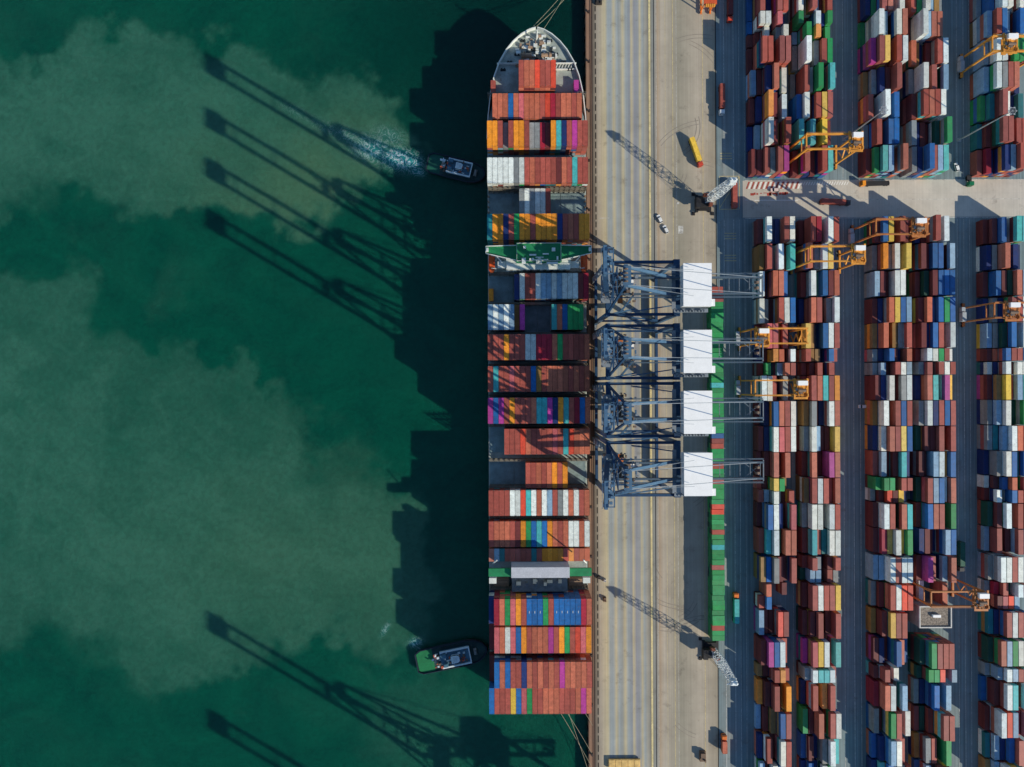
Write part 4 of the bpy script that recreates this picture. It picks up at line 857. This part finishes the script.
RT = [(ry, 140.2, 114.0, .93, 0, 'yellow yard gantry crane just above the hatched crossing, trolley at its right end'), (ry, 228.6, 160.0, .30, 0, 'yellow yard gantry crane near the top right corner of the photo'),
      (ro, 173.0, 73.5, .80, 0, 'rusty brown yard gantry crane right below the cross road'), (ry, 141.8, 60.8, .90, 0, 'yellow yard gantry crane one row below the cross road, beside the rusty one'),
      (ry, 115.4, 22.0, .12, 0, 'yellow yard gantry crane behind the second quay crane, trolley at its left end'), (ry, 115.4, -2.6, .86, 0, 'yellow yard gantry crane behind the third quay crane, trolley at its right end'),
      (ro, 229.0, 33.7, .30, 0, 'rusty brown yard gantry crane at the right edge halfway up'), (ro, 198.4, -103.0, .93, 0, 'rusty brown yard gantry crane over the small gravel-roofed building')]
seen = set()
for (src, x, y, t, f, lb) in RT:
    o = src if src not in seen else copy_tree(src)
    o.location = (x, y, QZ); seen.add(src)
    for ch in o.children:
        if ch.name.startswith('trolley'): ch.location = (24.4 * t, 0, 0)
    tag(o, lb, 'yard crane', 'rubber tyred gantry cranes in the container yard')

# ------------------------------------------------------------------ MOBILE HARBOUR CRANES
def mobile(name, loc, tip, wide, lb):
    root = empty(name, loc); bx = Vector(tip) - Vector(loc); dk = mat('crawler_dark', (34, 34, 36), .7); wh = mat('lattice_white', (214, 220, 218), .5, var=.12); rd = mat('chassis_rust', (120, 66, 46), .7)
    b = MB(); b.cbox(0, 0, .7, 5.4, 7.4, 1.5); b.cyl((0, 0, 2.2), (0, 0, 3.0), 2.2, 16)
    for sx in (-1, 1): b.cbox(sx * 3.3, 0, .1, 1.2, 8.6, 1.4)
    for sx in (-1, 1):
        for sy in (-1, 1): b.beam((sx * 2, sy * 3, 1.3), (sx * 4.9, sy * 5.0, 1.0), .5, .5); b.cbox(sx * 4.9, sy * 5.0, .02, 1.6, 1.6, .35)
    b.build('chassis', [dk], root)
    b = MB(); b.cbox(-1.4, -.6, 3.0, 5.6, 4.2, 3.0); b.cbox(-3.8, -.8, 3.0, 2.4, 4.8, 3.6); b.cbox(-.6, 2.6, 6, 2.2, 1.4, 2.2, 1); b.build('counterweight_house', [dk, rd], root)
    b = MB(); b.cbox(1.8, -2.2, 6.4, 1.6, 1.6, 2.2); c = b.build('cab', [rd], root)
    t = Vector((bx.x, bx.y, bx.z)); b = MB(); b.lattice((.6, .4, 3.2), t * .45 + Vector((.5, .2, 1.6)), wide * .75, wide, 5, .13); b.lattice(t * .45 + Vector((.5, .2, 1.6)), t, wide, wide * .72, 7, .13)
    b.cbox(t.x, t.y, t.z - 1.2, wide * .9, wide * .9, .4); b.build('tower', [wh], root)
    b = MB(); b.cbox(t.x, t.y, t.z - .6, wide * .8, wide * .6, 1.6); 
    for q in (-1, 1): b.cyl((t.x + q, t.y - .3, t.z + 1.2), (t.x + q, t.y + .3, t.z + 1.2), .7, 10)
    b.beam((t.x, t.y, t.z), (t.x - 2.6, t.y - 1.6, t.z - 2), .5); b.build('head', [wh], root)
    b = MB(); b.beam((-3.6, -.4, 6.4), (t.x, t.y, t.z), .1); b.beam((-3.6, -1.2, 6.4), (t.x - .5, t.y, t.z), .1); b.build('hoist_rope', [dk], root)
    return tag(root, lb, 'crane', 'white lattice mobile cranes on the apron')
mobile('mobile_crane', (97.6, 91.0, QZ), (102.6, 93.4, 36), 3.7, 'white lattice mobile crane on the apron left of the hatched crossing')
mobile('mobile_crane', (100.2, -135.4, QZ), (102.0, -138.8, 36), 3.6, 'white lattice mobile crane at the lower end of the green container file')

# ------------------------------------------------------------------ HIGH MAST LAMPS
def mast(x, y, h, lb):
    root = empty('light_mast', (x, y, QZ)); g = mat('galvanised', (170, 174, 174), .5, .3)
    b = MB(); b.cyl((0, 0, 0), (0, 0, h), .38, 10, 0, .2); b.cbox(0, 0, 0, 1.8, 1.8, .5); b.build('pole', [g], root)
    b = MB()
    for k in range(10):
        a = 2 * math.pi * k / 10; a2 = 2 * math.pi * (k + 1) / 10; b.beam((1.5 * math.cos(a), 1.5 * math.sin(a), h), (1.5 * math.cos(a2), 1.5 * math.sin(a2), h), .14); b.beam((0, 0, h), (1.5 * math.cos(a), 1.5 * math.sin(a), h), .08)
    r_ = b.build('lamp_ring', [g], root)
    for k in range(6):
        a = 2 * math.pi * k / 6; q = MB(); q.cbox(1.7 * math.cos(a), 1.7 * math.sin(a), h - .35, .7, .5, .35); q.build('floodlight', [g], r_)
    tag(root, lb, 'light mast', 'tall lighting masts in the yard')
mast(228.2, 123.0, 37.5, 'tall pale lighting mast in the lane at the upper right, leaning right in view')
mast(169.6, 123.6, 37.5, 'tall pale lighting mast beside the yellow gantry above the cross road')

# ------------------------------------------------------------------ YARD BUILDING
def building():
    x0, y1 = P(918, 608, 16); x1, y0 = P(949.5, 629, 16); root = empty('yard_building', ((x0 + x1) / 2, (y0 + y1) / 2, QZ))
    hx, hy = (x1 - x0) / 2, (y1 - y0) / 2; wm = mat('render_wall', (150, 146, 138), .8); H = 12
    b = MB(); b.box(-hx, -hy, 0, hx, hy, H); wl2 = b.build('wall', [wm], root)
    b = MB(); b.box(-hx + .4, -hy + .4, H, hx - .4, hy - .4, H + .12); b.build('roof', [mat('gravel_roof', (134, 124, 112), .95, var=.5, scale=1.2, fine=.4)], root)
    b = MB(); b.box(-hx - .2, -hy - .2, H, hx + .2, -hy + .3, H + .8); b.box(-hx - .2, hy - .3, H, hx + .2, hy + .2, H + .8); b.box(-hx - .2, -hy + .303, H, -hx + .3, hy - .303, H + .8); b.box(hx - .3, -hy + .303, H, hx + .2, hy - .303, H + .8); b.build('parapet', [mat('parapet_white', (196, 194, 186), .7)], root)
    b = MB(); b.cbox(.3, .6, H + .12, 3.8, 1.2, 1.3); b.build('rooftop_unit', [CWH], root)
    for i in range(3):
        b = MB()
        for q in range(4): b.box(-hx + 1.4 + q * 3.2, -hy - .05, 1.6 + i * 3.6, -hx + 3.2 + q * 3.2, -hy - .003, 3.2 + i * 3.6)
        b.build('window', [MATS['glass_dark']], root)
    tag(root, 'small block building with gravel roof and white parapet among the stacks', 'building')
building()

# ------------------------------------------------------------------ VEHICLES
def truck(px, py, ang, cabc, load, L, lb, lb2=None, name='container_truck', h=1.5):
    """cab at local +y front"""
    x, y = P(px, py, 7); root = empty(name, (x, y, QZ), R(ang)); hl = L / 2
    cm_ = mat('cab_' + cabc[0], cabc[1], .4); dk = mat('chassis_dark', (36, 36, 38), .7)
    b = MB(); b.box(-.5, -hl - .2, .9, .5, hl + 2.6, 1.2)
    for y_ in (-hl + .4, hl - .4): b.box(-1.2, y_ - .15, 1.2, 1.2, y_ + .15, 1.4)
    b.box(-1.2, -hl, 1.1, 1.2, hl, 1.3); b.build('trailer', [dk], root)
    b = MB(); b.box(-1.22, hl + .6, .9, 1.22, hl + 2.7, 3.1); b.box(-1.15, hl + .9, 3.1, 1.15, hl + 2.3, 3.35); b.box(-1.0, hl + 2.7, .7, 1.0, hl + 2.85, 1.6); cb = b.build('cab', [cm_], root)
    b = MB(); b.box(-1.05, hl + 2.704, 1.9, 1.05, hl + 2.74, 2.9); b.build('windscreen', [MATS['glass_dark']], cb)
    for yy in (-hl + .9, -hl + 2.2, hl - 1.4, hl + 2.1):
        for sg in (-1, 1):
            b = MB(); b.cyl((sg * .85, yy, .5), (sg * 1.18, yy, .5), .5, 12); b.build('wheel', [mat('rubber', (26, 26, 28), .8)], root)
    tag(root, lb, 'truck', 'trucks in the terminal')
    if load:
        o = container(x, y, QZ + 1.304, load, C40 if L > 9 else C20, R(ang), lb2, None)
    return root
RED = ('red', (190, 70, 50)); WHT = ('white', (220, 222, 218)); ORG = ('orange', (226, 120, 48)); DRK = ('dark', (58, 58, 60))
def ang(dx, dy): return math.degrees(math.atan2(-dx, -dy))        # heading from photo dx,dy (y down)
truck(696.5, 150, ang(9, 26), RED, 'Y', 12.2, 'truck with red cab parked at a slant on the open apron', 'yellow container on the slanted truck on the apron')
truck(723.5, 97, ang(0, 10), WHT, 'R', 12.2, 'truck with white cab heading down beside the apron edge', 'brick red container on the white-cabbed truck')
truck(735.5, 197, ang(0, -10), RED, 'R', 9.0 + .2, 'truck with red cab beside the upper white lattice crane', 'red container on the truck beside the upper lattice crane')
truck(834, 203, ang(12, .6), DRK, 'R', 12.2, 'dark truck driving along the cross road', 'red container on the truck on the cross road')
truck(735.5, 612, ang(0, -10), ORG, 'C', 12.2, 'truck with orange cab beside the green container file', 'turquoise container on the truck beside the green file')
truck(732, 4, ang(0, 10), RED, 'M', 12.2, 'red truck at the top edge beside the yard blocks', 'maroon container on the truck at the top edge')
truck(961, 556, ang(0, 10), DRK, 'D', 12.2, 'dark truck in the shaded lane at the far right', 'dark green container on the truck in the shaded right lane')
truck(880, 184, ang(-12, .4), ('amber', (236, 150, 40)), None, 12.2, 'empty flatbed truck with amber cab on the cross road', None, 'flatbed_truck')
truck(972.5, 179, ang(0, 6), ('green', (20, 110, 70)), None, 3.0, 'small green truck at the right end of the cross road', None, 'small_truck')
truck(723, 748, ang(0, -6), ORG, 'S', 6.1, 'short orange truck in the lane at the lower edge', 'orange short container on the truck at the lower edge')
# reach stacker carrying two orange boxes at the very top
def stacker():
    x, y = P(710, 2, 10); root = empty('straddle_carrier', (x, y + 1, QZ)); m_ = mat('cab_orange', (226, 120, 48)); 
    for sx in (-1, 1):
        for sy in (-1, 1): b = MB(); b.beam((sx * 2.3, sy * 3.2, .8), (sx * 2.3, sy * 3.2, 9.2), .5); b.build('leg', [m_], root)
        b = MB(); b.beam((sx * 2.3, -4.6, .9), (sx * 2.3, 4.6, .9), .7, .8); b.build('sill_beam', [m_], root)
        for q in (-3.6, -1.4, 1.4, 3.6): b = MB(); b.cyl((sx * 2.3 - .25, q, .6), (sx * 2.3 + .25, q, .6), .6, 10); b.build('wheel', [MATS['rubber']], root)
    b = MB(); b.box(-3.2, -4.4, 9.2, 3.2, 8.2, 9.7)
    b.build('top_frame', [mat('carrier_red', (200, 84, 44), .6)], root)
    b = MB()
    for k in range(5): b.cbox(-2 + k, -5.0, 8.6, .7, 1.0, 1.4)
    b.build('front_platform', [mat('gantry_yellow', (232, 156, 44))], root)
    tag(root, 'orange straddle carrier on the apron at the top edge of the photo', 'straddle carrier')
stacker()
def car(px, py, a, col, lb, g='cars in the terminal'):
    x, y = P(px, py, 5); root = empty('car', (x, y, QZ), R(a)); b = MB(); m_ = mat('car_' + col[0], col[1], .35)
    b.prism([(-.85, -2.15), (.85, -2.15), (.92, -1.2), (.92, 1.3), (.8, 2.2), (-.8, 2.2), (-.92, 1.3), (-.92, -1.2)], .35, .95); b.prism([(-.72, -1.6), (.72, -1.6), (.74, .6), (-.74, .6)], 1.42, 1.5); bo = b.build('body', [m_], root)
    b = MB(); vs = [(-.86, -2.0, .95), (.86, -2.0, .95), (.86, 1.2, .95), (-.86, 1.2, .95), (-.7, -1.55, 1.42), (.7, -1.55, 1.42), (.7, .55, 1.42), (-.7, .55, 1.42)]
    b._add(vs, [(0, 1, 5, 4), (1, 2, 6, 5), (2, 3, 7, 6), (3, 0, 4, 7)], 0); b.build('windows', [MATS['glass_dark']], root)
    for sx in (-1, 1):
        for yy in (-1.35, 1.4): b = MB(); b.cyl((sx * .74, yy, .33), (sx * .95, yy, .33), .33, 12); b.build('wheel', [MATS['rubber']], root)
    tag(root, lb, 'car', g)
car(660.5, 219.5, 25, WHT, 'white car on the apron, upper of the two parked close together')
car(666.5, 230, 25, WHT, 'white car on the apron, lower of the two parked close together')
car(863, 408, 90, WHT, 'white car crossways beside the middle stacks')
car(776, 191, 90, ('pinkish', (210, 190, 180)), 'pale car by the hatched crossing')
car(958, 169, 15, WHT, 'white car at the right end above the cross road')
# hatch covers laid on the quay at the lower edge
def pontoon(px, py, lx, ly, lb, c):
    x, y = P(px, py, 6); b = MB(); b.cbox(0, 0, .5, lx, ly, 1.0)
    for k in range(5): b.cbox(-lx / 2 + lx * (k + .5) / 5, 0, 1.5, lx / 5 - .5, ly - .6, .12)
    for sx in (-1, 1): b.cbox(sx * (lx / 2 - 1), 0, 0, .6, ly - 1, .5)
    tag(b.build('hatch_pontoon', mat(c[0], c[1], .8, var=.3, dirt=RUST), None, (x, y, QZ)), lb, 'hatch cover')
pontoon(623, 765.5, 16, 5, 'cream ribbed hatch cover lying on the quay at the lower edge', ('pontoon_cream', (214, 178, 110)))
# items around the lower quay cranes: people-sized mooring gang vehicles
def cone_box(px, py, lx, ly, lz, c, lb):
    x, y = P(px, py, 5); b = MB(); b.cbox(0, 0, 0, lx, ly, lz * .6); b.cbox(0, ly * .1, lz * .6, lx * .8, ly * .6, lz * .4); b.cbox(lx * .3, -ly * .3, lz * .6, lx * .2, ly * .2, lz * .7)
    tag(b.build('gear_box', mat(c[0], c[1], .7), None, (x, y, QZ)), lb, 'equipment')
cone_box(600.5, 2, 3.2, 2.6, 2.2, ('gear_dark', (60, 54, 50)), 'dark equipment box on the quay at the top edge')
cone_box(598, 578, 1.6, 1.6, 1.6, ('gear_dark', (60, 54, 50)), 'dark equipment box on the rail strip beside the funnel')
cone_box(604, 581, 1.4, 1.4, 1.8, ('gear_pale', (190, 186, 180)), 'pale equipment box on the quay beside the funnel')
cone_box(604, 600, 1.4, 2.4, 1.6, ('gear_brown', (110, 88, 70)), 'brown equipment box on the quay just below the funnel')
cone_box(701, 757, 3.0, 5.0, 2.6, ('gear_brown', (110, 88, 70)), 'brown equipment skid on the apron at the lower edge')

# ------------------------------------------------------------------ TUGS
def tug(px, py, a, L, W, deckc, lb):
    x, y = P(px, py, 2); root = empty('tugboat', (x, y, 0), R(a)); h = L / 2; w2 = W / 2
    hm = mat('tug_hull', (24, 40, 52), .6); gd = mat(deckc[0], deckc[1], .7, var=.2); wm = mat('tug_white', (196, 208, 210), .6, var=.15); bk = mat('rubber', (26, 26, 28), .8); sb = mat('tug_blue', (66, 104, 122), .6)
    out = [(-h, -w2 * .72), (-h * .86, -w2 * .96), (h * .45, -w2), (h * .74, -w2 * .84), (h * .92, -w2 * .5), (h, -w2 * .12), (h, w2 * .12), (h * .92, w2 * .5), (h * .74, w2 * .84), (h * .45, w2), (-h * .86, w2 * .96), (-h, w2 * .72)]
    b = MB(); b.prism([(p_ * .97, q * .9) for p_, q in out], -1, .4); b.prism(out, .4, 2.2); b.build('hull', [hm], root)
    b = MB(); b.prism([(p_ * .96, q * .93) for p_, q in out], 2.2, 2.26); b.build('deck', [mat('tug_deck_worn', (34, 62, 60), .75, var=.4, dirt=((96, 88, 76), .9, .55, .6))], root)
    b = MB(); b.prism([(-h * .97, -w2 * .68), (-h * .84, -w2 * .88), (-h * .52, -w2 * .9), (-h * .52, w2 * .9), (-h * .84, w2 * .88), (-h * .97, w2 * .68)], 2.264, 2.30); b.build('stern_deck', [gd], root)
    b = MB(); lp = out + [out[0]]
    for p_, q in zip(lp, lp[1:]): b.beam((*p_, 2.6), (*q, 2.6), .35, .9)
    b.build('bulwark', [hm], root)
    b = MB()
    for p_, q in zip(out[2:9], out[3:10]): b.cyl((p_[0] * 1.01, p_[1] * 1.02, 1.6), (q[0] * 1.01, q[1] * 1.02, 1.6), .5, 8)
    b.build('fender', [bk], root)
    b = MB(); b.box(-h * .30, -w2 * .62, 2.26, h * .52, w2 * .62, 5.0); dh = b.build('deckhouse', [sb], root)
    b = MB(); b.box(-h * .28, -w2 * .70, 5.0, h * .55, -w2 * .58, 5.9); b.box(-h * .28, w2 * .58, 5.0, h * .55, w2 * .70, 5.9); b.box(h * .52, -w2 * .58, 5.0, h * .55, w2 * .58, 5.9); b.build('side_rail', [wm], dh)
    b = MB(); pts = [(h * .02, -w2 * .27), (h * .18, -w2 * .27), (h * .24, -w2 * .16), (h * .24, w2 * .16), (h * .18, w2 * .27), (h * .02, w2 * .27)]
    b.prism(pts, 5.0, 8.0); wh = b.build('wheelhouse', [wm], root)
    b = MB(); b.prism([(p_ * 1.01 - .01, q * 1.02) for p_, q in pts], 6.4, 7.3); b.build('windows', [MATS['glass_dark']], wh)
    b = MB(); b.prism([(p_ * 1.05 - .03, q * 1.08) for p_, q in pts], 8.0, 8.2); b.cbox(h * .1, 0, 8.2, 1.6, 1.6, .5); b.cyl((h * .1, 0, 8.2), (h * .1, 0, 12.5), .16, 6); b.beam((h * .1, -1.4, 10.6), (h * .1, 1.4, 10.6), .18); b.build('mast', [wm], wh)
    for sg in (-1, 1): b = MB(); b.cbox(-h * .16, sg * w2 * .38, 5.0, 2.0, 1.5, 2.8); b.build('funnel', [sb], root)
    b = MB(); b.cbox(-h * .44, 0, 2.26, 2.0, 2.6, 1.0); b.cyl((-h * .44, -1.2, 3.4), (-h * .44, 1.2, 3.4), .8, 10); b.cyl((h * .68, -1.3, 3.2), (h * .68, 1.3, 3.2), .8, 10); b.cbox(h * .68, 0, 2.26, 1.6, 3.2, .7); b.build('winch', [mat('winch_grey', (140, 140, 136), .6)], root)
    b = MB(); rr = random.Random(int(px))
    for k in range(56): b.cbox(rr.uniform(-h * .55, h * .5), rr.uniform(-w2 * .55, w2 * .55), rr.choice((2.3, 5.0, 5.0)), rr.uniform(.3, 1.4), rr.uniform(.3, 1.2), rr.uniform(.3, 1.2), rr.choice((0, 0, 1, 2)))
    b.build_each('deck_fitting', [wm, mat('gear_brown', (110, 88, 70)), mat('tug_orange', (176, 84, 60))], root)
    tag(root, lb, 'tugboat', 'tugboats working at the ship side')
tug(457, 168.5, -13.5, 30, 10.5, ('tug_deck_dark', (20, 84, 66)), 'tugboat with churning wake pushing near the upper part of the ship')
tug(450.5, 655.5, 11.5, 36.5, 12.4, ('tug_deck_green', (24, 112, 66)), 'tugboat with bright green stern deck pushing near the stern of the ship')
